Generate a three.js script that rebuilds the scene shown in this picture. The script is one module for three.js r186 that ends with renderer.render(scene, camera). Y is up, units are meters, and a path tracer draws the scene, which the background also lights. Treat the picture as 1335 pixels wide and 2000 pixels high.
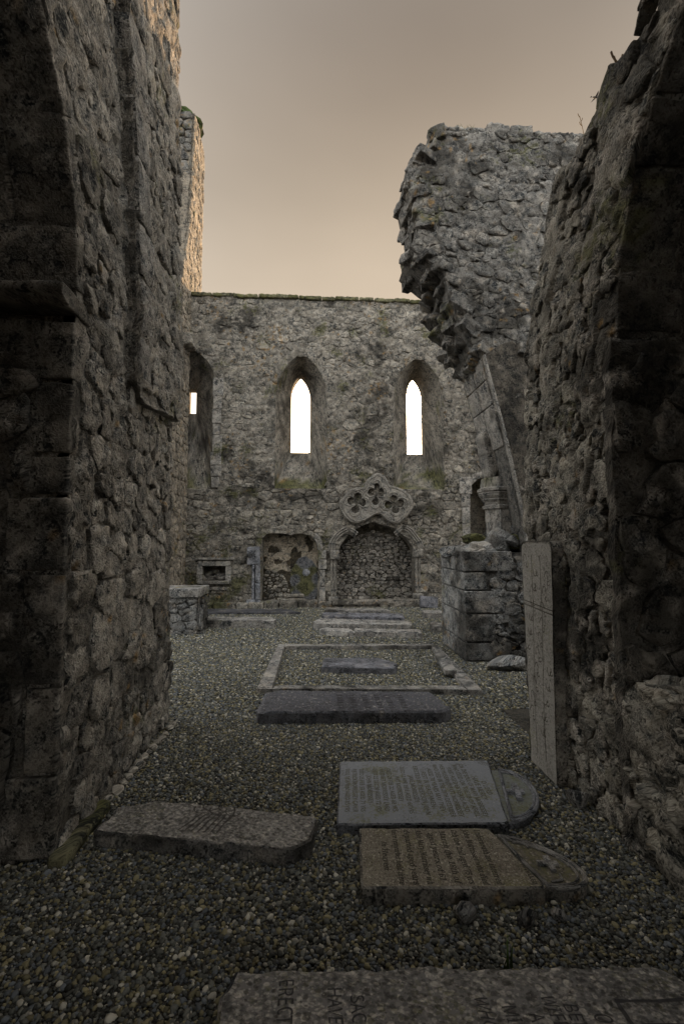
import * as THREE from 'three';
import { ImprovedNoise } from 'three/addons/math/ImprovedNoise.js';
import { mergeGeometries, mergeVertices } from 'three/addons/utils/BufferGeometryUtils.js';

// ---------------------------------------------------------------- camera, sky, sun, exposure
const scene = new THREE.Scene();
const camera = new THREE.PerspectiveCamera(2 * Math.atan(1000 / 889) * 180 / Math.PI, 683 / 1024, 0.05, 400);
camera.position.set(0, 1.6, 0);
camera.rotation.order = 'YXZ';
camera.rotation.set(Math.atan(60 / 889), -3.7 * Math.PI / 180, 0);
const renderer = new THREE.WebGLRenderer({ antialias: true });
renderer.setSize(683, 1024);
renderer.toneMapping = THREE.LinearToneMapping;
renderer.toneMappingExposure = 1.3;
renderer.shadowMap.enabled = true;
renderer.shadowMap.type = THREE.PCFSoftShadowMap;

const noise = new ImprovedNoise();
const N3 = (x, y, z) => noise.noise(x, y, z);
const fbm = (x, y, z, o = 3) => { let s = 0, a = 1, t = 0; for (let i = 0; i < o; i++) { s += a * N3(x, y, z); t += a; a *= 0.5; x = x * 2.03 + 17.1; y = y * 2.03 + 5.3; z = z * 2.03 + 9.7; } return s / t; };
const clamp = (x, a = 0, b = 1) => Math.min(b, Math.max(a, x));
const ss = (a, b, x) => { const t = clamp((x - a) / (b - a)); return t * t * (3 - 2 * t); };
const mix = (a, b, t) => a + (b - a) * t;
let seedState = 12345;
const rnd = () => { seedState |= 0; seedState = seedState + 0x6D2B79F5 | 0; let t = Math.imul(seedState ^ seedState >>> 15, 1 | seedState); t = t + Math.imul(t ^ t >>> 7, 61 | t) ^ t; return ((t ^ t >>> 14) >>> 0) / 4294967296; };
const rr = (a, b) => a + (b - a) * rnd();
const reseed = (n) => { seedState = n * 7919 + 13; };

const SUN_AZ = 17 * Math.PI / 180, SUN_EL = 17 * Math.PI / 180;
const sunDir = new THREE.Vector3(Math.sin(SUN_AZ) * Math.cos(SUN_EL), Math.sin(SUN_EL), -Math.cos(SUN_AZ) * Math.cos(SUN_EL));
{
  const W = 1024, H = 512, data = new Float32Array(W * H * 4), D = 180 / Math.PI;
  for (let j = 0; j < H; j++) for (let i = 0; i < W; i++) {
    const th = ((j + 0.5) / H - 0.5) * Math.PI, ph = ((i + 0.5) / W - 0.5) * 2 * Math.PI;
    const x = Math.cos(ph) * Math.cos(th), y = Math.sin(th), z = Math.sin(ph) * Math.cos(th);
    const el = th * D, ang = Math.acos(clamp(x * sunDir.x + y * sunDir.y + z * sunDir.z, -1, 1)) * D;
    const near = Math.exp(-Math.pow(ang / 68, 4));                        // the sun's side of the sky
    const cl = fbm(x * 2.2, y * 5 + 3, z * 2.2, 4);
    const k = ss(20, 58, el);                                             // hazy cloud, thicker and dimmer overhead
    const warm = [mix(0.53, 0.135, k), mix(0.44, 0.100, k), mix(0.34, 0.072, k)];
    const cool = [1.24, 1.22, 1.17];  // sky away from the sun, made brighter than ahead to light the stone
    const bank = ss(27.5, 20, el) * Math.exp(-Math.pow(ang / 55, 2));     // bright haze low down round the sun
    const glow = 60 * Math.exp(-ang / 6.5) * ss(27, 19, el) + 0.10 * Math.exp(-Math.pow(ang / 20, 2));
    const o = (j * W + i) * 4, m = 1 + 0.16 * cl;
    for (let c = 0; c < 3; c++) data[o + c] = (mix(cool[c], warm[c], near) * m + bank * [1.5, 1.38, 1.22][c] + glow * [1, 0.74, 0.46][c]) * (el < 0 ? 0.4 : 1);
    data[o + 3] = 1;
  }
  const t = new THREE.DataTexture(data, W, H, THREE.RGBAFormat, THREE.FloatType);
  t.mapping = THREE.EquirectangularReflectionMapping; t.magFilter = THREE.LinearFilter; t.minFilter = THREE.LinearFilter;
  t.colorSpace = THREE.LinearSRGBColorSpace; t.needsUpdate = true;
  scene.background = t; scene.environment = t;
}
const sun = new THREE.DirectionalLight(new THREE.Color(1.0, 0.60, 0.30), 5.0);
sun.position.copy(sunDir).multiplyScalar(60); sun.target.position.set(0, 2, -6); sun.position.add(sun.target.position);
sun.castShadow = true; sun.shadow.mapSize.set(4096, 4096); sun.shadow.radius = 2;
Object.assign(sun.shadow.camera, { left: -16, right: 16, top: 16, bottom: -16, near: 1, far: 120 });
scene.add(sun, sun.target);

// ---------------------------------------------------------------- textures
function tileNoise(size, cells, seed) {                                   // periodic value noise
  const g = new Float32Array(cells * cells); reseed(seed); for (let i = 0; i < g.length; i++) g[i] = rnd();
  const out = new Float32Array(size * size);
  for (let j = 0; j < size; j++) { const y = j / size * cells, y0 = Math.floor(y), fy = y - y0, sy = fy * fy * (3 - 2 * fy), a = (y0 % cells) * cells, b = ((y0 + 1) % cells) * cells;
    for (let i = 0; i < size; i++) { const x = i / size * cells, x0 = Math.floor(x), fx = x - x0, sx = fx * fx * (3 - 2 * fx), c = x0 % cells, d = (x0 + 1) % cells;
      out[j * size + i] = mix(mix(g[a + c], g[a + d], sx), mix(g[b + c], g[b + d], sx), sy); } }
  return out;
}
function makeTex(size, fn, srgb) {
  const d = new Uint8Array(size * size * 4);
  for (let i = 0; i < size * size; i++) { const c = fn(i); for (let k = 0; k < 3; k++) d[i * 4 + k] = Math.round(clamp(Array.isArray(c) ? c[k] : c) * 255); d[i * 4 + 3] = 255; }
  const t = new THREE.DataTexture(d, size, size, THREE.RGBAFormat); t.wrapS = t.wrapT = THREE.RepeatWrapping;
  t.magFilter = THREE.LinearFilter; t.minFilter = THREE.LinearMipmapLinearFilter; t.generateMipmaps = true;
  if (srgb) t.colorSpace = THREE.SRGBColorSpace; t.needsUpdate = true; return t;
}
const TS = 1024, TILE = 1.6;                                              // one texture tile covers 1.6 m
const o1 = tileNoise(TS, 11, 1), o2 = tileNoise(TS, 29, 2), o3 = tileNoise(TS, 71, 3), o4 = tileNoise(TS, 173, 4), o5 = tileNoise(TS, 401, 5), o6 = tileNoise(TS, 57, 6), o7 = tileNoise(TS, 131, 7);
const toS = (x) => x <= 0.0031308 ? 12.92 * x : 1.055 * Math.pow(x, 1 / 2.4) - 0.055;
const stoneMap = makeTex(TS, (i) => {
  let v = 0.62 + 0.30 * (o1[i] - 0.5) + 0.45 * (o2[i] - 0.5) + 0.5 * (o3[i] - 0.5) + 0.5 * (o4[i] - 0.5) + 0.4 * (o5[i] - 0.5);
  const pit = ss(0.66, 0.8, o4[i] * 0.6 + o3[i] * 0.5), lich = ss(0.62, 0.74, o6[i] * 0.55 + o4[i] * 0.5), spk = ss(0.78, 0.9, o7[i] * 0.6 + o5[i] * 0.45);
  v = v * (1 - 0.45 * pit) + lich * 0.42 + spk * 0.35;
  v = clamp(0.6 + (v - 0.6) * 1.35, 0.05, 1);
  const w = 0.05 * (o2[i] - 0.5);
  return [toS(clamp(v + w, 0.04, 1)), toS(clamp(v, 0.04, 1)), toS(clamp(v - w, 0.04, 1))];
}, true);
const stoneBump = makeTex(TS, (i) => 0.5 + 0.34 * (o2[i] - 0.5) + 0.36 * (o3[i] - 0.5) + 0.24 * (o4[i] - 0.5) + 0.07 * (o5[i] - 0.5) - 0.32 * ss(0.66, 0.8, o4[i] * 0.6 + o3[i] * 0.5), false);
const stoneMat = (o = {}) => new THREE.MeshStandardMaterial(Object.assign({ vertexColors: true, map: stoneMap, bumpMap: stoneBump, bumpScale: 0.02, roughness: 0.95, metalness: 0, side: THREE.DoubleSide }, o));
const M = { wall: stoneMat(), dressed: stoneMat({ bumpScale: 0.008 }), slab: stoneMat({ bumpScale: 0.006, roughness: 0.8 }), plaster: stoneMat({ bumpScale: 0.014 }) };

// ---------------------------------------------------------------- things, parts, names
const taken = {};
const numbered = (n) => { const k = taken[n] = (taken[n] ?? -1) + 1; return k ? `${n}_${String(k).padStart(3, '0')}` : n; };
function thing(name, label, category, pos = [0, 0, 0], group) {
  const g = new THREE.Group(); g.name = numbered(name); g.position.set(...pos); g.userData = { label, category }; if (group) g.userData.group = group;
  scene.add(g); return g;
}
function lit(m) { m.castShadow = true; m.receiveShadow = true; return m; }
function part(parent, name, geo, mat, label) {                            // geo in world coordinates; parent a group without turn
  let p = parent, x = 0, y = 0, z = 0; while (p && p !== scene) { x += p.position.x; y += p.position.y; z += p.position.z; p = p.parent; }
  geo.translate(-x, -y, -z); const m = lit(new THREE.Mesh(geo, mat)); m.name = name; if (label) m.userData.label = label; parent.add(m); return m;
}
function single(name, geo, mat, label, category, base, group) {           // a thing of one mesh
  geo.translate(-base[0], -base[1], -base[2]); const m = lit(new THREE.Mesh(geo, mat)); m.name = numbered(name); m.position.set(...base);
  m.userData = { label, category }; if (group) m.userData.group = group; scene.add(m); return m;
}

// ---------------------------------------------------------------- what the stone is coloured like
const STYLE = {
  far: { base: [0.385, 0.362, 0.318], dk: 0.05, lt: 0.07, ms: -0.12, or: -0.12 },
  left: { base: [0.370, 0.350, 0.312], dk: 0.0, lt: 0.05, ms: -0.22, or: -0.14 },
  right: { base: [0.405, 0.388, 0.340], dk: 0.04, lt: 0.14, ms: -0.16, or: -0.2 },
  jamb: { base: [0.190, 0.178, 0.156], dk: 0.06, lt: 0.12, ms: -0.25, or: -0.22 },  // same wall stone, darkened: shade of the jambs put into the colour
  broken: { base: [0.275, 0.268, 0.252], dk: 0.06, lt: 0.05, ms: -0.16, or: -0.08 },
  pier: { base: [0.351, 0.358, 0.358], dk: 0.2, lt: 0.1, ms: -0.25, or: -0.1 },
  dressed: { base: [0.419, 0.405, 0.378], dk: -0.15, lt: -0.02, ms: -0.22, or: -0.15 },
  carved: { base: [0.36, 0.345, 0.315], dk: -0.22, lt: -0.08, ms: -0.25, or: -0.2 },
  slate: { base: [0.270, 0.284, 0.317], dk: -0.1, lt: -0.12, ms: -0.3, or: -0.3 },
  darkslab: { base: [0.176, 0.182, 0.209], dk: 0.0, lt: -0.05, ms: -0.3, or: -0.3 },
  greyslab: { base: [0.365, 0.358, 0.345], dk: 0.0, lt: 0.05, ms: -0.25, or: -0.25 },
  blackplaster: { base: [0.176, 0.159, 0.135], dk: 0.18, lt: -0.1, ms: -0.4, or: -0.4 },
  turret: { base: [0.42, 0.37, 0.30], dk: -0.05, lt: 0.0, ms: -0.2, or: -0.02 },
  mossy: { base: [0.230, 0.223, 0.135], dk: -0.1, lt: -0.05, ms: 0.25, or: -0.3 },
};
function tint(x, y, z, tone, st, out, o) {
  const n2 = fbm(x * 2.7 + 3, y * 2.7, z * 2.7, 2), n3 = N3(x * 9.3, y * 9.3 + 7, z * 9.3), n1 = N3(x * 0.85, y * 0.85 + 11, z * 0.85), n4 = N3(x * 22 + 5, y * 22, z * 22);
  const b = tone * (1 + 0.4 * n2 + 0.45 * n3 + 0.3 * n4);
  let r = st.base[0] * b, g = st.base[1] * b, l = st.base[2] * b;
  const d = 0.85 * ss(0.1, 0.42, n1 * 0.55 + n2 * 0.75 + n4 * 0.16 + st.dk);
  r = mix(r, 0.045, d); g = mix(g, 0.042, d); l = mix(l, 0.036, d);
  const li = 0.8 * ss(0.24, 0.46, n3 * 0.45 + N3(x * 4.6 + 9, y * 4.6, z * 4.6) * 0.55 + n4 * 0.2 + st.lt);
  r = mix(r, 0.46, li); g = mix(g, 0.43, li); l = mix(l, 0.385, li);
  const ms = 0.8 * ss(0.12, 0.36, N3(x * 1.9 + 31, y * 1.9, z * 1.9) * 0.7 + n4 * 0.35 + n3 * 0.2 + st.ms + (st.mossAt ? st.mossAt(x, y, z) : 0));
  r = mix(r, 0.115, ms); g = mix(g, 0.12, ms); l = mix(l, 0.035, ms);
  const or = 0.75 * ss(0.34, 0.5, N3(x * 13 + 50, y * 13, z * 13) * 0.75 + N3(x * 1.6, y * 1.6 + 3, z * 1.6) * 0.5 + st.or);
  out[o] = mix(r, 0.40, or); out[o + 1] = mix(g, 0.25, or); out[o + 2] = mix(l, 0.09, or);
}
function paint(geo, st, tone = 1) {
  const p = geo.attributes.position, c = new Float32Array(p.count * 3);
  for (let i = 0; i < p.count; i++) tint(p.getX(i), p.getY(i), p.getZ(i), tone, st, c, i * 3);
  geo.setAttribute('color', new THREE.BufferAttribute(c, 3)); return geo;
}

// ---------------------------------------------------------------- frames, regions, sheets, stones
const cross = (a, b) => [a[1] * b[2] - a[2] * b[1], a[2] * b[0] - a[0] * b[2], a[0] * b[1] - a[1] * b[0]];
const frame = (O, U, V) => ({ O, U, V, N: cross(U, V) });
const at = (f, u, v, n) => [f.O[0] + f.U[0] * u + f.V[0] * v + f.N[0] * n, f.O[1] + f.U[1] * u + f.V[1] * v + f.N[1] * n, f.O[2] + f.U[2] * u + f.V[2] * v + f.N[2] * n];
const shift = (f, n) => frame(at(f, 0, 0, n), f.U, f.V);
const pip = (poly, u, v) => { let c = false; for (let i = 0, j = poly.length - 1; i < poly.length; j = i++) { const a = poly[i], b = poly[j]; if ((a[1] > v) !== (b[1] > v) && u < (b[0] - a[0]) * (v - a[1]) / (b[1] - a[1]) + a[0]) c = !c; } return c; };
const inside = (R, u, v) => { if (!pip(R.outer, u, v)) return false; for (const h of R.holes) if (pip(h, u, v)) return false; return true; };
function nearest(R, u, v) {
  let best = { d: 1e9 };
  for (const poly of [R.outer, ...R.holes]) for (let i = 0; i < poly.length; i++) {
    const a = poly[i], b = poly[(i + 1) % poly.length], dx = b[0] - a[0], dy = b[1] - a[1], L = dx * dx + dy * dy; if (L < 1e-10) continue;
    const t = clamp(((u - a[0]) * dx + (v - a[1]) * dy) / L), px = a[0] + dx * t, py = a[1] + dy * t, d = Math.hypot(u - px, v - py);
    if (d < best.d) best = { d, p: [px, py], a, b };
  }
  return best;
}
const region = (outer, holes = []) => ({ outer, holes });
function bodyGeo(f, R, depth) {
  const s = new THREE.Shape(R.outer.map(([u, v]) => new THREE.Vector2(u, v)));
  for (const h of R.holes) s.holes.push(new THREE.Path(h.map(([u, v]) => new THREE.Vector2(u, v))));
  const g = new THREE.ExtrudeGeometry(s, { depth, bevelEnabled: false, curveSegments: 8 });
  const m = new THREE.Matrix4().makeBasis(new THREE.Vector3(...f.U), new THREE.Vector3(...f.V), new THREE.Vector3(...f.N)); m.setPosition(...at(f, 0, 0, -depth));
  g.applyMatrix4(m); const uv = g.attributes.uv; for (let i = 0; i < uv.count; i++) uv.setXY(i, uv.getX(i) / TILE, uv.getY(i) / TILE);
  return g;
}
class GB {
  constructor() { this.p = []; this.c = []; this.t = []; this.i = []; }
  v(p, c, u, v) { this.p.push(...p); this.c.push(...c); this.t.push(u, v); return this.p.length / 3 - 1; }
  q(a, b, c, d) { this.i.push(a, b, c, a, c, d); }
  geo() {
    const g = new THREE.BufferGeometry(); g.setAttribute('position', new THREE.Float32BufferAttribute(this.p, 3)); g.setAttribute('color', new THREE.Float32BufferAttribute(this.c, 3)); g.setAttribute('uv', new THREE.Float32BufferAttribute(this.t, 2));
    g.setIndex(this.i); g.computeVertexNormals(); return g;
  }
}
const C3 = [0, 0, 0];
// a rough face over a region: n(u,v) is how far it stands out
function sheetGeo(f, R, res, disp, st, colour) {
  let u0 = 1e9, u1 = -1e9, v0 = 1e9, v1 = -1e9; for (const [u, v] of R.outer) { u0 = Math.min(u0, u); u1 = Math.max(u1, u); v0 = Math.min(v0, v); v1 = Math.max(v1, v); }
  const nu = Math.ceil((u1 - u0) / res) + 2, nv = Math.ceil((v1 - v0) / res) + 2, G = new GB(), ins = new Uint8Array(nu * nv), id = new Int32Array(nu * nv).fill(-1);
  const U = (i) => u0 + (i - 0.5) * res, V = (j) => v0 + (j - 0.5) * res;
  for (let j = 0; j < nv; j++) for (let i = 0; i < nu; i++) ins[j * nu + i] = inside(R, U(i), V(j)) ? 1 : 0;
  const get = (i, j) => {
    const k = j * nu + i; if (id[k] >= 0) return id[k];
    let u = U(i), v = V(j); if (!ins[k]) [u, v] = nearest(R, u, v).p;
    const p = at(f, u, v, disp(u, v)); let c = C3; if (colour) c = colour(u, v, p); else { tint(p[0], p[1], p[2], 0.92, st, C3, 0); }
    return id[k] = G.v(p, c, u / TILE + 0.37, v / TILE + 0.11);
  };
  for (let j = 0; j < nv - 1; j++) for (let i = 0; i < nu - 1; i++) {
    const s = ins[j * nu + i] + ins[j * nu + i + 1] + ins[(j + 1) * nu + i] + ins[(j + 1) * nu + i + 1]; if (s < 1) continue;
    G.q(get(i, j), get(i + 1, j), get(i + 1, j + 1), get(i, j + 1));
  }
  const cnt = new Map(), K = (a, b) => a < b ? a * 4194304 + b : b * 4194304 + a;
  for (let k = 0; k < G.i.length; k += 3) for (let e = 0; e < 3; e++) { const key = K(G.i[k + e], G.i[k + (e + 1) % 3]); cnt.set(key, (cnt.get(key) ?? 0) + 1); }
  const low = new Map(), lowV = (a) => { if (!low.has(a)) { const p = [0, 1, 2].map((q) => G.p[a * 3 + q] - f.N[q] * 0.06), c = [0, 1, 2].map((q) => G.c[a * 3 + q]); low.set(a, G.v(p, c, G.t[a * 2] + 0.045, G.t[a * 2 + 1] + 0.045)); } return low.get(a); };
  const L = G.i.length; for (let k = 0; k < L; k += 3) for (let e = 0; e < 3; e++) { const a = G.i[k + e], b = G.i[k + (e + 1) % 3]; if (cnt.get(K(a, b)) === 1) G.q(b, a, lowV(a), lowV(b)); }
  return G.geo();
}
function polyInfo(poly) { let A = 0, x = 0, y = 0; for (let i = 0; i < poly.length; i++) { const a = poly[i], b = poly[(i + 1) % poly.length], k = a[0] * b[1] - b[0] * a[1]; A += k; x += (a[0] + b[0]) * k; y += (a[1] + b[1]) * k; } A /= 2; return { A, c: [x / (6 * A), y / (6 * A)] }; }
function resample(poly, n) {
  let L = 0; const seg = poly.map((a, i) => { const b = poly[(i + 1) % poly.length], l = Math.hypot(b[0] - a[0], b[1] - a[1]); L += l; return l; }); const out = [];
  let i = 0, acc = 0; for (let k = 0; k < n; k++) { const t = k / n * L; while (acc + seg[i] < t && i < poly.length - 1) { acc += seg[i]; i++; } const a = poly[i], b = poly[(i + 1) % poly.length], s = seg[i] > 1e-9 ? clamp((t - acc) / seg[i]) : 0; out.push([mix(a[0], b[0], s), mix(a[1], b[1], s)]); }
  return out;
}
const chaikin = (p) => { const o = []; for (let i = 0; i < p.length; i++) { const a = p[i], b = p[(i + 1) % p.length]; o.push([a[0] * 0.88 + b[0] * 0.12, a[1] * 0.88 + b[1] * 0.12], [a[0] * 0.12 + b[0] * 0.88, a[1] * 0.12 + b[1] * 0.88]); } return o; };
// one stone: an outline in a frame, its face standing h proud, its sides going in
function stoneGeo(f, poly, o) {
  const { h = 0.04, into = 0.05, n = 14, tone = 1, st = STYLE.far, rough = 0.012, edge = 0.006, round = 0.014, bulge = 0.01, tilt = [0, 0], rings = [0.62], soft = true, uvFn, colour, which = 'all' } = o;
  let P = poly; const inf = polyInfo(P); if (inf.A < 0) P = P.slice().reverse(); const c = inf.c; if (soft) P = chaikin(P); P = resample(P, n);
  const rad = Math.sqrt(Math.abs(inf.A) / Math.PI), G = new GB(), off = (c[0] * 7.13 + c[1] * 3.71) % 1;
  P = P.map(([u, v]) => { const w = at(f, u, v, 0), k = 1 + edge * (N3(w[0] * 21, w[1] * 21, w[2] * 21) * 1.4 + N3(w[0] * 8, w[1] * 8, w[2] * 8)) / rad; return [c[0] + (u - c[0]) * k, c[1] + (v - c[1]) * k]; });
  let arc = 0; const arcs = P.map((p, i) => { const q = P[(i + 1) % n], a = arc; arc += Math.hypot(q[0] - p[0], q[1] - p[1]); return a; });
  const put = (u, v, nn, k, side = -1) => {
    const w = at(f, u, v, 0), hh = nn < 0 ? nn : nn + k * (rough * (N3(w[0] * 13, w[1] * 13, w[2] * 13) + 0.6 * N3(w[0] * 31, w[1] * 31, w[2] * 31) + 0.9 * (0.35 - Math.abs(N3(w[0] * 8 + 3, w[1] * 5, w[2] * 8)))) + tilt[0] * (u - c[0]) + tilt[1] * (v - c[1]));
    const p = at(f, u, v, hh); let q = C3; if (colour) q = colour(u, v, p); else tint(p[0], p[1], p[2], tone, st, C3, 0);
    const t = side >= 0 ? [arcs[side] / TILE + off, hh / TILE + off * 2] : uvFn ? uvFn(u, v, hh) : [(u + hh * 0.6) / TILE + off, (v + hh * 0.6) / TILE + off * 3];
    return G.v(p, q, t[0], t[1]);
  };
  const ring = (s, nn, k, side) => P.map(([u, v], i) => put(c[0] + (u - c[0]) * s, c[1] + (v - c[1]) * s, nn, k, side ? i : -1));
  const s1 = clamp(1 - round / rad, 0.5, 0.995);
  const sides = which === 'top' ? [] : [ring(1, -into, 0, true), ring(1, h * 0.5, 0.7, true), ring(1, h - round * 0.8, 0.7, true)];
  const R = which === 'top' ? [ring(s1, h, 1)] : [ring(1, h - round * 0.8, 0.7), ring(s1, h, 1)];
  if (which !== 'side') for (const s of rings) R.push(ring(s * s1, h + bulge * (1 - s * s), 1));
  for (const Q of [sides, R]) for (let k = 0; k + 1 < Q.length; k++) for (let i = 0; i < n; i++) { const j = (i + 1) % n; G.q(Q[k][i], Q[k][j], Q[k + 1][j], Q[k + 1][i]); }
  if (which === 'side') return G.geo();
  const m = put(c[0], c[1], h + bulge, 1), last = R[R.length - 1]; for (let i = 0; i < n; i++) G.i.push(last[i], last[(i + 1) % n], m);
  return G.geo();
}
function clipHalf(poly, a, nrm) { // keep the side where (p-a).nrm <= 0
  const out = []; for (let i = 0; i < poly.length; i++) { const p = poly[i], q = poly[(i + 1) % poly.length], dp = (p[0] - a[0]) * nrm[0] + (p[1] - a[1]) * nrm[1], dq = (q[0] - a[0]) * nrm[0] + (q[1] - a[1]) * nrm[1];
    if (dp <= 0) out.push(p); if ((dp < 0) !== (dq < 0) && dp !== dq) { const t = dp / (dp - dq); out.push([mix(p[0], q[0], t), mix(p[1], q[1], t)]); } } return out;
}
// rubble: uneven courses of seeds, their cells cut to the region
function rubbleCells(R, rows, gap, keep) {
  let u0 = 1e9, u1 = -1e9, v0 = 1e9, v1 = -1e9; for (const [u, v] of R.outer) { u0 = Math.min(u0, u); u1 = Math.max(u1, u); v0 = Math.min(v0, v); v1 = Math.max(v1, v); }
  const S = []; let v = v0 - 0.1; const A = rows.asp ?? [0.9, 2.2], jit = rows.jit ?? 0.22;
  while (v < v1 + 0.1) { const rh = rr(rows.h[0], rows.h[1]); let u = u0 - rr(0, 0.4);
    while (u < u1 + 0.2) { const w = rh * rr(A[0], A[1]), x = u + w / 2, y = v + rh / 2 + rh * rr(-jit, jit);
      if (rnd() < (rows.split ?? 0.18)) { S.push([x + rr(-0.1, 0.1) * w, y - rh * 0.26], [x + rr(-0.1, 0.1) * w, y + rh * 0.28]); } else S.push([x, y]); u += w; }
    v += rh; }
  const ks = rows.k ?? 1.35, out = [], rmax = rows.h[1] * 3.2;
  for (const s of S) {
    let P = [[s[0] - rmax, s[1] - rmax], [s[0] + rmax, s[1] - rmax], [s[0] + rmax, s[1] + rmax], [s[0] - rmax, s[1] + rmax]];
    for (const t of S) { if (t === s) continue; const dx = t[0] - s[0], dy = t[1] - s[1]; if (Math.abs(dx) > rmax * 1.6 || Math.abs(dy) > rmax * 1.6) continue; P = clipHalf(P, [(s[0] + t[0]) / 2, (s[1] + t[1]) / 2], [dx, dy * ks * ks]); if (P.length < 3) break; }
    if (P.length < 3) continue;
    let c = polyInfo(P).c; if (!inside(R, c[0], c[1])) { const inn = P.filter((p) => inside(R, ...p)); if (inn.length < P.length * 0.5) continue; c = [inn.reduce((q, p) => q + p[0], 0) / inn.length, inn.reduce((q, p) => q + p[1], 0) / inn.length]; if (!inside(R, ...c)) continue; }
    for (let k = 0; k < 4; k++) {
      let worst = null; for (const p of P) if (!inside(R, ...p)) { const q = nearest(R, ...p); if (q.d > 0.004 && (!worst || q.d > worst.d)) worst = q; }
      if (!worst) break; const { a, b } = worst; let nx = b[1] - a[1], ny = -(b[0] - a[0]); const l = Math.hypot(nx, ny); nx /= l; ny /= l; if ((c[0] - a[0]) * nx + (c[1] - a[1]) * ny > 0) { nx = -nx; ny = -ny; }
      P = clipHalf(P, [a[0] - nx * 0.003, a[1] - ny * 0.003], [nx, ny]); if (P.length < 3) break; c = polyInfo(P).c;
    }
    if (P.length < 3) continue; P = P.map((p) => { if (inside(R, ...p)) return p; const q = nearest(R, ...p); return q.d > 0.004 ? q.p : p; });
    const I = polyInfo(P), ar = Math.abs(I.A); if (ar < 0.0012 || !isFinite(ar)) continue; if (keep && !keep(I.c[0], I.c[1])) continue;
    const rad = Math.sqrt(ar / Math.PI), s2 = clamp(1 - gap * rr(0.6, 1.5) / 2 / rad, 0.5, 1);
    out.push({ P: P.map((p) => [I.c[0] + (p[0] - I.c[0]) * s2, I.c[1] + (p[1] - I.c[1]) * s2]), A: ar, c: I.c });
  }
  return out.sort((a, b) => b.A - a.A);
}
function masonry(parent, f, R, o) {
  const cells = rubbleCells(R, o.rows, o.gap ?? 0.02, o.keep), rest = [], lim = o.limit ?? 260; let k = 0;
  for (const c of cells) {
    const hs = typeof o.h === 'function' ? o.h(c.c[0], c.c[1]) : rr(o.h[0], o.h[1]); if (hs <= 0) continue;
    const g = stoneGeo(f, c.P, { h: hs, n: o.n ?? 12, tone: rr(o.tone?.[0] ?? 0.72, o.tone?.[1] ?? 1.25), st: o.st, rough: o.rough ?? 0.012, edge: o.edge ?? 0.012, bulge: rr(0, o.bulge ?? 0.015), round: o.round ?? 0.012, tilt: [rr(-1, 1) * (o.tilt ?? 0.08), rr(-1, 1) * (o.tilt ?? 0.08)], rings: o.rings });
    if (k++ < lim) part(parent, o.name ?? 'stone', g, o.mat ?? M.wall); else rest.push(g);
  }
  if (rest.length) { const m = part(parent, 'small_stones', mergeGeometries(rest), o.mat ?? M.wall); m.userData.kind = 'stuff'; }
}
// a dressed block, corners worn, faces uneven; centre + half sizes + turn about y
function blockGeo(c, s, o = {}) {
  const { st = STYLE.dressed, r = 0.009, rough = 0.006, tone = 1, seg = 5, rotY = 0, rotZ = 0, rotX = 0, taper } = o;
  const ng = (L) => Math.max(3, Math.min(40, Math.round(L / 0.05) + 2)), g0 = new THREE.BoxGeometry(s[0], s[1], s[2], ng(s[0]), ng(s[1]), ng(s[2])); let g = g0;
  g.deleteAttribute('normal'); g.deleteAttribute('uv'); g = mergeVertices(g, 1e-5);
  { const q = g.attributes.position, ns = g0.parameters, fix = (t, L, n) => { const i = Math.round((t / L + 0.5) * n); if (i <= 0 || i >= n) return t; return -L / 2 + r + (L - 2 * r) * (i - 1) / Math.max(1, n - 2); }; for (let i = 0; i < q.count; i++) q.setXYZ(i, fix(q.getX(i), s[0], ns.widthSegments), fix(q.getY(i), s[1], ns.heightSegments), fix(q.getZ(i), s[2], ns.depthSegments)); }
  const p = g.attributes.position, hx = s[0] / 2, hy = s[1] / 2, hz = s[2] / 2, rot = new THREE.Matrix4().makeRotationFromEuler(new THREE.Euler(rotX, rotY, rotZ)), v = new THREE.Vector3(), uv = new Float32Array(p.count * 2), so = rnd();
  for (let i = 0; i < p.count; i++) {
    v.fromBufferAttribute(p, i); const q = new THREE.Vector3(clamp(v.x, -hx + r, hx - r), clamp(v.y, -hy + r, hy - r), clamp(v.z, -hz + r, hz - r)), d = v.clone().sub(q), L = d.length(); if (L > 1e-6) v.copy(q).addScaledVector(d, r / L);
    if (taper) taper(v, hx, hy, hz);
    uv[i * 2] = (v.x + v.z) / TILE + so; uv[i * 2 + 1] = (v.y + v.z * 0.35) / TILE + so * 2;
    v.applyMatrix4(rot).add(new THREE.Vector3(...c)); const dir = d.applyMatrix4(rot); if (dir.lengthSq() < 1e-9) dir.set(0, 1, 0); dir.normalize();
    v.addScaledVector(dir, rough * (N3(v.x * 11, v.y * 11, v.z * 11) + 0.7 * N3(v.x * 27, v.y * 27, v.z * 27))); p.setXYZ(i, v.x, v.y, v.z);
  }
  g.setAttribute('uv', new THREE.BufferAttribute(uv, 2)); paint(g, st, tone); g.computeVertexNormals(); return g;
}
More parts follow.
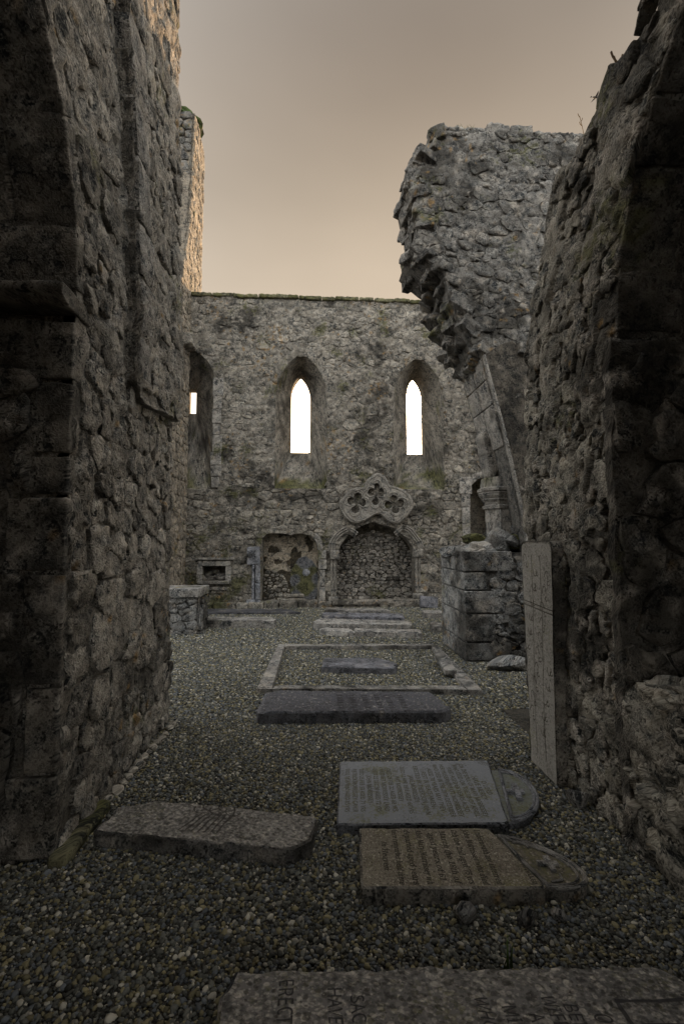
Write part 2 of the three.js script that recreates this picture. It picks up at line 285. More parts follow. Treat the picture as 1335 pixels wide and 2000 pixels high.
// a broken rock
function rockGeo(c, s, o = {}) {
  const { st = STYLE.broken, detail = 2, tone = 1, seed = rnd() * 100, cuts = 5, rough = 0.3, smooth = false } = o;
  let g = new THREE.IcosahedronGeometry(1, detail); if (smooth) { g.deleteAttribute('normal'); g.deleteAttribute('uv'); g = mergeVertices(g, 1e-4); }
  const planes = []; for (let i = 0; i < cuts; i++) { const n = new THREE.Vector3(rr(-1, 1), rr(-1, 1), rr(-1, 1)).normalize(); planes.push([n, rr(0.5, 0.8)]); }
  const p = g.attributes.position, v = new THREE.Vector3(), uv = new Float32Array(p.count * 2);
  for (let i = 0; i < p.count; i++) {
    v.fromBufferAttribute(p, i); v.multiplyScalar(1 + rough * N3(v.x * 1.3 + seed, v.y * 1.3, v.z * 1.3) + rough * 0.4 * N3(v.x * 3.7, v.y * 3.7 + seed, v.z * 3.7));
    for (const [n, d] of planes) { const k = v.dot(n); if (k > d) v.addScaledVector(n, d - k); }
    v.set(v.x * s[0], v.y * s[1], v.z * s[2]); if (o.rotY) v.applyAxisAngle(new THREE.Vector3(0, 1, 0), o.rotY); v.add(new THREE.Vector3(...c)); p.setXYZ(i, v.x, v.y, v.z); uv[i * 2] = (v.x + v.z) / TILE; uv[i * 2 + 1] = (v.y + v.z * 0.4) / TILE;
  }
  g.setAttribute('uv', new THREE.BufferAttribute(uv, 2)); paint(g, st, tone); g.computeVertexNormals(); return g;
}
const curve3 = (pts) => new THREE.CatmullRomCurve3(pts.map((p) => new THREE.Vector3(...p)));
function tubeGeo(pts, r, st, o = {}) { const g = new THREE.TubeGeometry(curve3(pts), o.seg ?? 24, r, o.rad ?? 7, !!o.closed); const uv = g.attributes.uv, L = curve3(pts).getLength(); for (let i = 0; i < uv.count; i++) uv.setXY(i, uv.getX(i) * L / TILE, uv.getY(i) * 0.2); paint(g, st, o.tone ?? 1); g.computeVertexNormals(); return g; }
const mortar = (amp, lo, s = 1) => (u, v) => lo + amp * ss(-0.35, 0.55, fbm(u * 2.3 * s + 4, v * 2.3 * s, 3.3, 2) + 0.45 * N3(u * 11 * s, v * 11 * s, 7.7)) + 0.012 * N3(u * 17, v * 17, 1.5);
const arcPts = (cx, cy, r, a0, a1, n) => Array.from({ length: n + 1 }, (_, i) => { const a = mix(a0, a1, i / n); return [cx + r * Math.cos(a), cy + r * Math.sin(a)]; });
console.log('helpers ready');

// ================================================================ GROUND
{
  const g = new THREE.PlaneGeometry(240, 240, 1, 1); g.rotateX(-Math.PI / 2); const uv = g.attributes.uv; for (let i = 0; i < uv.count; i++) uv.setXY(i, uv.getX(i) * 240 / 0.8, uv.getY(i) * 240 / 0.8);
  const m = new THREE.Mesh(g, new THREE.MeshStandardMaterial({ color: new THREE.Color().setRGB(0.085, 0.08, 0.068), map: stoneMap, bumpMap: stoneBump, bumpScale: 0.02, roughness: 1 })); m.name = 'ground'; m.receiveShadow = true; m.userData = { kind: 'structure', label: 'gravel ground of the ruined church' }; scene.add(m);
}

// ================================================================ LEFT CROSSING WALL (face x = -1.3, u = distance from the camera)
{
  reseed(21);
  const w = thing('crossing_wall', 'tall dark rubble wall on the left with a side arch and groove', 'wall', [-1.9, 0, -3.2]);
  const f = frame([-1.3, 0, 0], [0, 0, -1], [0, 1, 0]);
  const archIn = arcPts(0.6, 2.95, 1.9, 0, 0.62 * Math.PI, 16);           // from the far spring over the camera
  const R = region([[2.5, 0], [4.36, 0], [4.26, 1.5], [4.16, 3.2], [3.98, 5], [3.84, 6.3], [3.8, 6.9], [-2.6, 6.9], [-2.6, 0], [-0.95, 0], [-0.95, 3.2], ...archIn.slice().reverse()]);
  part(w, 'core', paint(bodyGeo(f, R, 1.35), STYLE.left, 0.8), M.wall);
  const Rv = region([[2.5, 0], [4.36, 0], [4.26, 1.5], [4.16, 3.2], [3.98, 5], [3.84, 6.3], [3.81, 6.88], [1.4, 6.88], [1.4, 5.0], ...archIn.filter((p) => p[0] > 1.4).reverse()]);
  part(w, 'mortar', sheetGeo(f, Rv, 0.02, (u, v) => 0.002 + 0.03 * ss(0.06, 0.3, fbm(u * 3.6 + 4, v * 1.7, 3.3, 3) + 0.35 * N3(u * 14, v * 8, 7.7)) + 0.007 * N3(u * 19, v * 14, 1.5) + 0.008 * N3(u * 40, v * 33, 2.5), STYLE.left), M.wall);
  const groove = (v) => v < 2.72 ? 9 : 3.16 - 0.016 * (v - 2.72) - 0.058 * Math.pow(v - 2.72, 2);
  masonry(w, f, Rv, { rows: { h: [0.12, 0.34], asp: [0.45, 1.5], split: 0.2, jit: 0.3, k: 1.1 }, gap: 0.028, h: [0.012, 0.042], n: 26, rings: [0.82, 0.6, 0.36, 0.16], st: STYLE.left, rough: 0.013, edge: 0.03, tilt: 0.08, bulge: 0.004, round: 0.008, tone: [0.6, 1.35], limit: 240, keep: (u, v) => !(v > 2.72 && u > groove(v) - 0.1) && u > 2.5 - (v > 2.95 ? 1.9 - Math.sqrt(Math.max(0, 1.9 * 1.9 - (v - 2.95) ** 2)) : 0) + 0.1 });
  // the outer face beyond the curved groove, standing proud
  const gl = []; for (let v = 2.72; v <= 6.86; v += 0.24) gl.push([groove(v), v]);
  const R2 = region([[3.3, 2.6], [4.18, 2.7], [4.16, 3.2], [3.98, 5], [3.84, 6.3], [3.81, 6.8], ...gl.slice().reverse()]), f2 = shift(f, 0.075);
  part(w, 'outer_face', paint(bodyGeo(f2, R2, 0.09), STYLE.left, 0.8), M.wall);
  part(w, 'mortar', sheetGeo(f2, R2, 0.022, mortar(0.045, 0.006), STYLE.left), M.wall);
  masonry(w, f2, R2, { rows: { h: [0.12, 0.36], asp: [0.5, 1.4], split: 0.2, jit: 0.3, k: 1.1 }, gap: 0.026, h: [0.012, 0.042], n: 26, rings: [0.82, 0.6, 0.36, 0.16], st: STYLE.left, rough: 0.013, edge: 0.03, tilt: 0.08, bulge: 0.004, round: 0.008, tone: [0.6, 1.35], limit: 150, keep: (u, v) => u > groove(v) + 0.14 });
  let gv = 2.74; while (gv < 6.4) { const hgt = rr(0.22, 0.5), wd = rr(0.16, 0.3), a = groove(gv), b = groove(gv + hgt); part(w, 'quoin', stoneGeo(f2, [[a + 0.005, gv + 0.012], [a + wd, gv + 0.012], [b + wd, gv + hgt - 0.012], [b + 0.005, gv + hgt - 0.012]], { h: rr(0.03, 0.05), n: 20, into: 0.09, st: STYLE.dressed, tone: rr(0.7, 0.95), soft: false, rings: [0.6], rough: 0.012, edge: 0.01 }), M.wall); gv += hgt; }
  // near corner of the jamb: dressed quoins; jamb face looks towards the camera
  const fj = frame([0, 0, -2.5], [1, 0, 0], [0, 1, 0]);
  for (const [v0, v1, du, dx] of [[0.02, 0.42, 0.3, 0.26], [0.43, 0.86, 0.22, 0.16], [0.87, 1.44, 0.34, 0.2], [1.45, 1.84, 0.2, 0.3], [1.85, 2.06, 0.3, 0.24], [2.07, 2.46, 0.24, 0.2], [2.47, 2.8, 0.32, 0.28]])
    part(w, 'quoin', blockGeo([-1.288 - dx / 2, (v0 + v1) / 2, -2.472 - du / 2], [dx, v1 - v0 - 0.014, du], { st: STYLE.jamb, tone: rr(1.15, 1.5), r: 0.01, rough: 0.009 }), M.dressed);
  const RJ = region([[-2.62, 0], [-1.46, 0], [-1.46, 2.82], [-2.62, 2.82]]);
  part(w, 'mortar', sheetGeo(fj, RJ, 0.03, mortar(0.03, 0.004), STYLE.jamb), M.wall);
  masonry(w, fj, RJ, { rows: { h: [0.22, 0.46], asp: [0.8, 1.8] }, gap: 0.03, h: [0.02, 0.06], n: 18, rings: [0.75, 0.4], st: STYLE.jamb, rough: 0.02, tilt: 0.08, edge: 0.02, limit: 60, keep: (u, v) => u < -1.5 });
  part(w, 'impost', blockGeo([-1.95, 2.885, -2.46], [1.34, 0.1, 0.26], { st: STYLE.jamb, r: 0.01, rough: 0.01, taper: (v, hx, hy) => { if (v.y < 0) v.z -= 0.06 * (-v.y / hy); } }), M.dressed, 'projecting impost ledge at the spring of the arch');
  // voussoirs round the soffit
  const fv = []; let a = 0.015; while (a < 1.2) { const da = rr(0.17, 0.3); fv.push([a, a + da]); a += da; }
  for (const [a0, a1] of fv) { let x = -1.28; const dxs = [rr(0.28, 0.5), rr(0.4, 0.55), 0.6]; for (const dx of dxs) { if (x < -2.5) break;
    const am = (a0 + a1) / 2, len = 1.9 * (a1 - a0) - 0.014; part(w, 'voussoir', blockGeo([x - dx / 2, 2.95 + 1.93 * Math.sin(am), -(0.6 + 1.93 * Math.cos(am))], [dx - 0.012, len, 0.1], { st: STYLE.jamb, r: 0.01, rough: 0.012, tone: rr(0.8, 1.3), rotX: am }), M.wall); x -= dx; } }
  // foot: pale stones in a row and a mossy kerb
  for (let k = 0; k < 15; k++) { const d = 3.02 + k * 0.088 + rr(-0.02, 0.02), s = rr(0.03, 0.055); single('edging_stone', rockGeo([-1.245 + k * 0.003 + rr(-0.012, 0.012), 0.02, -d], [s * 0.8, s * 0.6, s * 1.1], { st: { base: [0.5, 0.47, 0.41], dk: -0.4, lt: 0.1, ms: -0.5, or: -0.5 }, detail: 1 }), M.dressed, 'small pale stone in the row along the foot of the tall left wall', 'stone', [-1.245, 0, -d], 'pale stones along the foot of the left wall'); }
  single('kerb_strip', blockGeo([-1.25, 0.02, -2.68], [0.1, 0.07, 0.5], { st: STYLE.mossy, r: 0.02, rough: 0.015 }), M.dressed, 'narrow mossy kerb strip at the near foot of the left wall', 'kerb', [-1.25, 0, -2.68]);
}
console.log('left wall');

// ================================================================ RIGHT CROSSING WALL (face x = 1.72, u = z)
const RX = 1.72;
{
  reseed(33);
  const w = thing('crossing_wall', 'lower rubble wall on the right with a broken stepped top', 'wall', [2.4, 0, -2.9]);
  const f = frame([RX, 0, 0], [0, 0, 1], [0, 1, 0]);
  const archR = arcPts(-0.5, 2.75, 1.9, Math.PI, 0.40 * Math.PI, 16);
  const top = [[-3.56, 1.3], [-3.52, 2.2], [-3.44, 3.25], [-3.36, 3.45], [-3.22, 3.72], [-3.12, 3.8], [-3.02, 4.02], [-2.9, 4.16], [-2.72, 4.15], [-2.6, 4.22], [-2.45, 4.25], [-2.33, 4.33], [-2.24, 4.3], [-2.12, 4.28], [-2.05, 4.2], [-1.98, 4.32], [-1.95, 4.9], [-1.8, 5.3]];
  const R = region([[-3.6, 0], [-2.4, 0], ...archR, [1.6, 4.4], [1.6, 0], [2.6, 0], [2.6, 5.0], ...top.slice().reverse()]);
  part(w, 'core', paint(bodyGeo(f, R, 1.2), STYLE.right, 0.8), M.wall);
  const Rv = region([[-3.6, 0], [-2.4, 0], ...archR.filter((p) => p[0] < -1.2), [-1.2, 5.2], [-1.7, 5.25], ...top.reverse()]);
  part(w, 'mortar', sheetGeo(f, Rv, 0.02, (u, v) => 0.002 + 0.04 * ss(0.0, 0.2, fbm(u * 4.2 + 4, v * 1.3, 3.3, 3) + 0.35 * N3(u * 15, v * 6, 7.7)) + 0.009 * N3(u * 19, v * 12, 1.5) + 0.008 * N3(u * 40, v * 30, 2.5), STYLE.right), M.wall);
  masonry(w, f, Rv, { rows: { h: [0.11, 0.32], asp: [0.4, 1.3], split: 0.25, jit: 0.3, k: 1.0 }, gap: 0.03, h: [0.012, 0.045], n: 26, rings: [0.82, 0.6, 0.36, 0.16], st: STYLE.right, rough: 0.011, edge: 0.035, tilt: 0.09, bulge: 0.004, round: 0.008, tone: [0.6, 1.35], limit: 260 });
  for (const [u, v] of top.slice(3, 16)) for (let k = 0; k < 2; k++) { const s = rr(0.06, 0.12); part(w, 'capping_stone', rockGeo([RX + 0.17 + k * 0.35, v - 0.05, u + rr(-0.03, 0.03)], [s * 1.3, s * 0.8, s], { st: STYLE.right }), M.wall); }
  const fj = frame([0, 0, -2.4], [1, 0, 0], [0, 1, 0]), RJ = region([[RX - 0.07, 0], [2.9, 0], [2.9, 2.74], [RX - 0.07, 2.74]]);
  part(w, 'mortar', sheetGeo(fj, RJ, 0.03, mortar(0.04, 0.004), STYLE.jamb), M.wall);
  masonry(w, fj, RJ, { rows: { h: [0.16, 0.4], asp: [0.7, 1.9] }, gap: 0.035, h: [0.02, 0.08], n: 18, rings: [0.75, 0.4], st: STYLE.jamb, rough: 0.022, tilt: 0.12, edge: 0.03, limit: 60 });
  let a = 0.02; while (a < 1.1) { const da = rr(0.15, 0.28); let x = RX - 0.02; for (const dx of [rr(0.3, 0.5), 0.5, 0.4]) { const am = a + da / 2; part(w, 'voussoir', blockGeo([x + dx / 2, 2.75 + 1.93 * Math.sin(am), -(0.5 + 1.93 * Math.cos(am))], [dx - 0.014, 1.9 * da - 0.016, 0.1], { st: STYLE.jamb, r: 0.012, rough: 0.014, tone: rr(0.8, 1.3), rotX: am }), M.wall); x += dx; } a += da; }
  // low rubble wall that blocks the foot of the side arch
  const lw = thing('low_wall', 'low rubble wall blocking the foot of the right side arch', 'wall', [2.05, 0, -1.2]);
  const fl = frame([RX - 0.01, 0, 0], [0, 0, 1], [0, 1, 0]), RL = region([[-2.38, 0], [1.5, 0], [1.5, 0.9], [-0.6, 0.93], [-1.6, 0.86], [-2.1, 0.92], [-2.38, 0.86]]);
  part(lw, 'core', paint(bodyGeo(fl, RL, 0.62), STYLE.right, 0.8), M.wall);
  const RLv = region([[-2.39, 0], [-0.7, 0], [-0.7, 0.93], [-1.6, 0.86], [-2.1, 0.92], [-2.39, 0.86]]);
  part(lw, 'mortar', sheetGeo(fl, RLv, 0.022, mortar(0.06, 0.004), STYLE.right), M.wall);
  masonry(lw, fl, RLv, { rows: { h: [0.1, 0.24], asp: [0.6, 1.6], split: 0.2, jit: 0.3, k: 1.1 }, gap: 0.03, h: [0.02, 0.07], n: 24, rings: [0.85, 0.65, 0.4, 0.2], st: STYLE.right, bulge: 0.004, round: 0.008, rough: 0.03, edge: 0.03, tilt: 0.14, limit: 120 });
  for (let k = 0; k < 34; k++) { const s = rr(0.04, 0.12); part(lw, 'capping_stone', rockGeo([RX + rr(0, 0.6), 0.88 + rr(-0.02, 0.02), -rr(1.0, 2.36)], [s * 1.2, s * 0.5, s], { st: STYLE.right, tone: rr(0.8, 1.3), detail: 1 }), M.wall); }
}
// unseen tower over and behind the camera, added to keep the foreground dim
{
  const t = thing('unseen_tower', 'unseen tower base added to shade the crossing behind the two near walls', 'tower', [0, 0, 1.5]);
  const unseen_vault = []; for (let k = 0; k <= 14; k++) { const a = Math.PI * k / 14; unseen_vault.push([0.21 - 1.52 * Math.cos(a), 5.0 + 0.9 * Math.sin(a)]); }
  part(t, 'unseen_vault', paint(bodyGeo(frame([0, 0, 2.5], [1, 0, 0], [0, 1, 0]), region([[-1.31, 5.0], [-1.31, 7], [1.73, 7], [1.73, 5.0], ...unseen_vault.slice().reverse()]), 3.2), STYLE.jamb), M.wall);  // out of view, added to shade the near gravel and jambs
  part(t, 'wall', paint(bodyGeo(frame([0, 0, 2.6], [1, 0, 0], [0, 1, 0]), region([[-4.5, 0], [-0.7, 0], [-0.7, 2.0], [-0.3, 2.7], [0.2, 2.95], [0.7, 2.7], [1.1, 2.0], [1.1, 0], [5, 0], [5, 4.6], [-4.5, 4.6]]), 1), STYLE.jamb), M.wall);
  for (const [x, lab] of [[-5.0, 'left'], [5.2, 'right']]) part(t, 'unseen_wall', paint(bodyGeo(frame([x, 0, 0], [0, 0, 1], [0, 1, 0]), region([[-4, 0], [2.6, 0], [2.6, 5], [-4, 5]]), 0.6), STYLE.jamb), M.wall);  // unseen walls put in so the side arches stay dark
  part(t, 'shade_roof', paint(blockGeo([-3.75, 5.1, -0.4], [2.2, 0.4, 5.6], { st: STYLE.jamb }), STYLE.jamb), M.wall);  // unseen roof added to keep the left jamb dark
  part(t, 'shade_roof', paint(blockGeo([4.0, 4.6, 0.6], [2.8, 0.4, 4.8], { st: STYLE.jamb }), STYLE.jamb), M.wall);  // unseen roof added to keep the right jamb dark
}
console.log('right wall');

// ================================================================ FAR WALL (face z = -11.6)
const FD = 11.6;
const lancet = (cx, hw, sill, spring, apex, n = 9) => { const h = apex - spring, r = (hw * hw + h * h) / (2 * hw), out = [[cx - hw, sill], [cx + hw, sill]]; const A = Math.atan2(h, r - hw); for (let i = 0; i <= n; i++) { const a = A * i / n; out.push([cx + hw - r + r * Math.cos(a), spring + r * Math.sin(a)]); } for (let i = n - 1; i >= 0; i--) { const a = A * i / n; out.push([cx - hw + r - r * Math.cos(a), spring + r * Math.sin(a)]); } return out; };
{
  reseed(55);
  const w = thing('gable_wall', 'far pale rubble wall with two bright lancet windows', 'wall', [0, 0, -12.1]);
  const f = frame([0, 0, -FD], [1, 0, 0], [0, 1, 0]);
  const st = Object.assign({}, STYLE.far, { mossAt: (x, y) => 0.22 * ss(3.2, 1.2, y + 0.5 * N3(x * 1.1, y * 1.1, 4)) * ss(-0.5, -2.0, x) });
  const win = [{ i: lancet(-0.3, 0.66, 2.98, 5.35, 6.5), s: lancet(-0.345, 0.265, 4.06, 5.62, 6.25) }, { i: lancet(2.76, 0.66, 2.98, 5.35, 6.5), s: lancet(2.86, 0.24, 4.06, 5.68, 6.28) }, { i: lancet(-3.2, 0.68, 2.95, 5.7, 6.55), s: [[-3.39, 5.1], [-3.17, 5.1], [-3.17, 5.78], [-3.39, 5.78]] }];
  const tombHole = [[0.62, 0.12], [2.6, 0.12], [2.62, 1.25], [2.56, 1.5], [2.4, 1.72], [2.22, 1.86], [2.05, 1.98], [1.75, 2.06], [1.55, 2.13], [1.38, 2.08], [1.22, 2.0], [1.02, 1.9], [0.86, 1.74], [0.72, 1.54], [0.64, 1.3]];
  const recHole = [[-1.27, 0.12], [0.12, 0.12], [0.15, 0.9], [0.14, 1.4], [0.06, 1.66], [-0.06, 1.78], [-0.3, 1.83], [-0.55, 1.8], [-0.9, 1.84], [-1.12, 1.84], [-1.25, 1.7]];
  const aumHole = [[-2.72, 0.66], [-2.14, 0.66], [-2.14, 1.02], [-2.72, 1.02]];
  const doorHole = [[4.03, 0.9], [5.0, 0.9], [5.0, 2.85], [4.92, 3.1], [4.75, 3.25], [4.52, 3.31], [4.3, 3.25], [4.12, 3.1], [4.03, 2.85]];
  const R = region([[-4.9, 0], [7, 0], [7, 8.05], [3.4, 8.0], [1.6, 8.02], [0.4, 7.97], [-1, 7.96], [-2.2, 7.98], [-4.9, 7.95]], [...win.map((q) => q.i), tombHole, recHole, aumHole, doorHole]);
  part(w, 'core', paint(bodyGeo(f, R, 0.8), st, 0.9), M.wall);
  // outer skin with the slits, and the splays between
  const slitR = region([[-4.9, 0], [7, 0], [7, 8.0], [-4.9, 7.93]], [...win.map((q) => q.s)]);
  part(w, 'outer_skin', paint(bodyGeo(shift(f, -0.8), slitR, 0.32), st, 0.9), M.wall);
  const stW = Object.assign({}, STYLE.far, { mossAt: (x, y) => 0.55 * ss(3.55, 3.2, y) - 0.05 });
  for (const q of win) {
    const n = 64, A = resample(q.i, n), B = resample(q.s, n).map((p) => p); // match start corners: both start at the lower left
    const G = new GB(), K = 10, rowsIdx = [];
    const byAng = (P) => { const c = polyInfo(P).c; return P; };
    const a0 = byAng(A), b0 = byAng(B);
    for (let k = 0; k <= K; k++) { const t = k / K, row = []; for (let i = 0; i < n; i++) { const u = mix(a0[i][0], b0[i][0], t), v = mix(a0[i][1], b0[i][1], t), d = -0.8 * t, e = 0.02 * N3(u * 6, v * 6, d * 6) * (k === K ? 0 : 1), c = polyInfo(A).c, l = Math.hypot(u - c[0], v - c[1]) || 1; const p = at(f, u + e * (u - c[0]) / l, v + e * (v - c[1]) / l, k === 0 ? 0.012 : d); tint(p[0], p[1], p[2], 1.0, stW, C3, 0); row.push(G.v(p, C3, (i / n * 8.4) / TILE, d / TILE)); } rowsIdx.push(row); }
    for (let k = 0; k < K; k++) for (let i = 0; i < n; i++) { const j = (i + 1) % n; G.q(rowsIdx[k][i], rowsIdx[k][j], rowsIdx[k + 1][j], rowsIdx[k + 1][i]); }
    part(w, 'window_splay', G.geo(), M.plaster);
  }
  part(w, 'mortar', sheetGeo(f, region(R.outer.map(([u, v]) => [clamp(u, -3.3, 6.2), v]), R.holes.map((h) => h.map(([u, v]) => [Math.max(u, -3.29), v]))), 0.032, (u, v) => mortar(mix(0.035, 0.052, ss(2.8, 4.6, v)), 0.004)(u, v), st), M.wall);
  const Rv = region([[-3.2, 0], [5.6, 0], [5.6, 8.0], [3.4, 8.0], [1.6, 8.0], [-1, 7.94], [-3.2, 7.94]], R.holes.map((h) => h.map(([u, v]) => [Math.max(u, -3.19), v])));
  masonry(w, f, Rv, { rows: { h: [0.1, 0.28], asp: [0.8, 2.2], split: 0.3, jit: 0.32 }, gap: 0.022, h: (u, v) => v > 3.1 ? rr(0.006, 0.036) : rr(0.016, 0.05), n: 14, rings: [0.6], st, rough: 0.016, edge: 0.022, tilt: 0.07, bulge: 0.008, round: 0.007, limit: 290, tone: [0.65, 1.35] });
  let u = -3.2; while (u < 4.4) { const l = rr(0.3, 0.7); part(w, 'coping_stone', blockGeo([u + l / 2, 8.0 + rr(-0.01, 0.02), -FD - 0.38], [l - 0.01, 0.1, 0.92], { st: STYLE.mossy, tone: rr(0.9, 1.2), rough: 0.02, r: 0.025 }), M.wall); u += l; }
  // dressed stones round the openings
  for (const q of win.slice(0, 2)) { const P = q.i; for (let i = 2; i < P.length - 1; i += 2) { const a = P[i], b = P[Math.min(i + 2, P.length - 1)], c = [q === win[0] ? -0.3 : 2.76, 5.2], ox = (p) => { const l = Math.hypot(p[0] - c[0], p[1] - c[1]); return [p[0] + (p[0] - c[0]) / l * 0.24, p[1] + (p[1] - c[1]) / l * 0.24]; }; part(w, 'voussoir', stoneGeo(f, [a, ox(a), ox(b), b], { h: rr(0.035, 0.05), n: 14, st, tone: rr(0.7, 1.1), soft: false, rough: 0.014, edge: 0.012 }), M.wall); } }
  for (let v = 2.98; v < 5.6;) { const hgt = rr(0.25, 0.5); part(w, 'quoin', blockGeo([-2.44 + rr(-0.02, 0.03), v + hgt / 2, -FD - 0.05], [0.16 + rr(0, 0.12), hgt - 0.012, 0.22], { st: STYLE.dressed, tone: rr(0.9, 1.15), rough: 0.008 }), M.dressed); v += hgt; }
  for (let v = 0.9; v < 2.9;) { const hgt = rr(0.3, 0.5); part(w, 'quoin', blockGeo([3.96, v + hgt / 2, -FD - 0.02], [0.2 + rr(0, 0.12), hgt - 0.012, 0.2], { st: STYLE.dressed, tone: rr(0.9, 1.1), rough: 0.008 }), M.dressed); v += hgt; }
  { const c = [4.52, 2.83]; for (let k = 0; k < 6; k++) { const a0 = Math.PI * (1 - k / 6), a1 = Math.PI * (1 - (k + 1) / 6), q = (a, r) => [c[0] + r * Math.cos(a), c[1] + r * Math.sin(a)]; part(w, 'voussoir', stoneGeo(f, [q(a0, 0.48), q(a0, 0.66), q(a1, 0.66), q(a1, 0.48)], { h: 0.05, n: 14, st: STYLE.dressed, soft: false, rough: 0.008 }), M.dressed); } }
  { const back = region([[3.6, 0.6], [5.4, 0.6], [5.4, 3.6], [3.6, 3.6]]); part(w, 'passage', paint(bodyGeo(frame([0, 0, -FD - 0.92], [1, 0, 0], [0, 1, 0]), back, 0.3), st, 0.8), M.wall); }
  // plinth of rough stones at the foot
  let x = -3.1; while (x < 4.6) { const l = rr(0.2, 0.55), inT = x + l > 0.5 && x < 2.7; part(w, 'footing_stone', blockGeo([x + l / 2, 0.05, -FD + 0.08 + rr(0, 0.08)], [l - 0.02, 0.14 + rr(0, inT ? 0.04 : 0.12), 0.3], { st, tone: rr(0.7, 1.1), rough: 0.025, r: 0.035 }), M.wall); x += l; }
  // aumbry in the left of the wall
  const au = thing('wall_aumbry', 'small square stone cupboard recess low in the far wall', 'niche', [-2.43, 0.5, -FD]);
  const D = STYLE.mossy, dr = Object.assign({}, STYLE.dressed, { ms: -0.02 });
  part(au, 'lintel', blockGeo([-2.43, 1.09, -FD - 0.02], [0.8, 0.13, 0.22], { st: dr, tone: 1.1 }), M.dressed);
  part(au, 'hood_ledge', blockGeo([-2.4, 1.2, -FD + 0.05], [0.92, 0.05, 0.16], { st: dr, tone: 0.9 }), M.dressed);
  for (const [xx, a, b] of [[-2.79, 0.6, 0.8], [-2.78, 0.81, 1.02], [-2.08, 0.62, 1.02]]) part(au, 'jamb', blockGeo([xx, (a + b) / 2, -FD - 0.02], [0.13, b - a - 0.01, 0.22], { st: dr, tone: 1.15 }), M.dressed);
  part(au, 'sill', blockGeo([-2.43, 0.62, -FD + 0.04], [0.76, 0.07, 0.22], { st: dr, tone: 0.8 }), M.dressed);
  part(au, 'lower_sill', blockGeo([-2.4, 0.47, -FD + 0.03], [0.55, 0.06, 0.14], { st: dr, tone: 1.2 }), M.dressed);
  part(au, 'back', paint(bodyGeo(frame([0, 0, -FD - 0.3], [1, 0, 0], [0, 1, 0]), region([[-2.9, 0.5], [-2, 0.5], [-2, 1.2], [-2.9, 1.2]]), 0.1), dr, 0.8), M.wall);
  for (const [xx, yy, s] of [[-2.55, 0.76, 0.13], [-2.3, 0.74, 0.12], [-2.45, 0.9, 0.1]]) part(au, 'loose_stone', rockGeo([xx, yy, -FD - 0.2], [s * 1.3, s, 0.1], { st: dr, tone: 1.1 }), M.wall);
}
console.log('far wall');

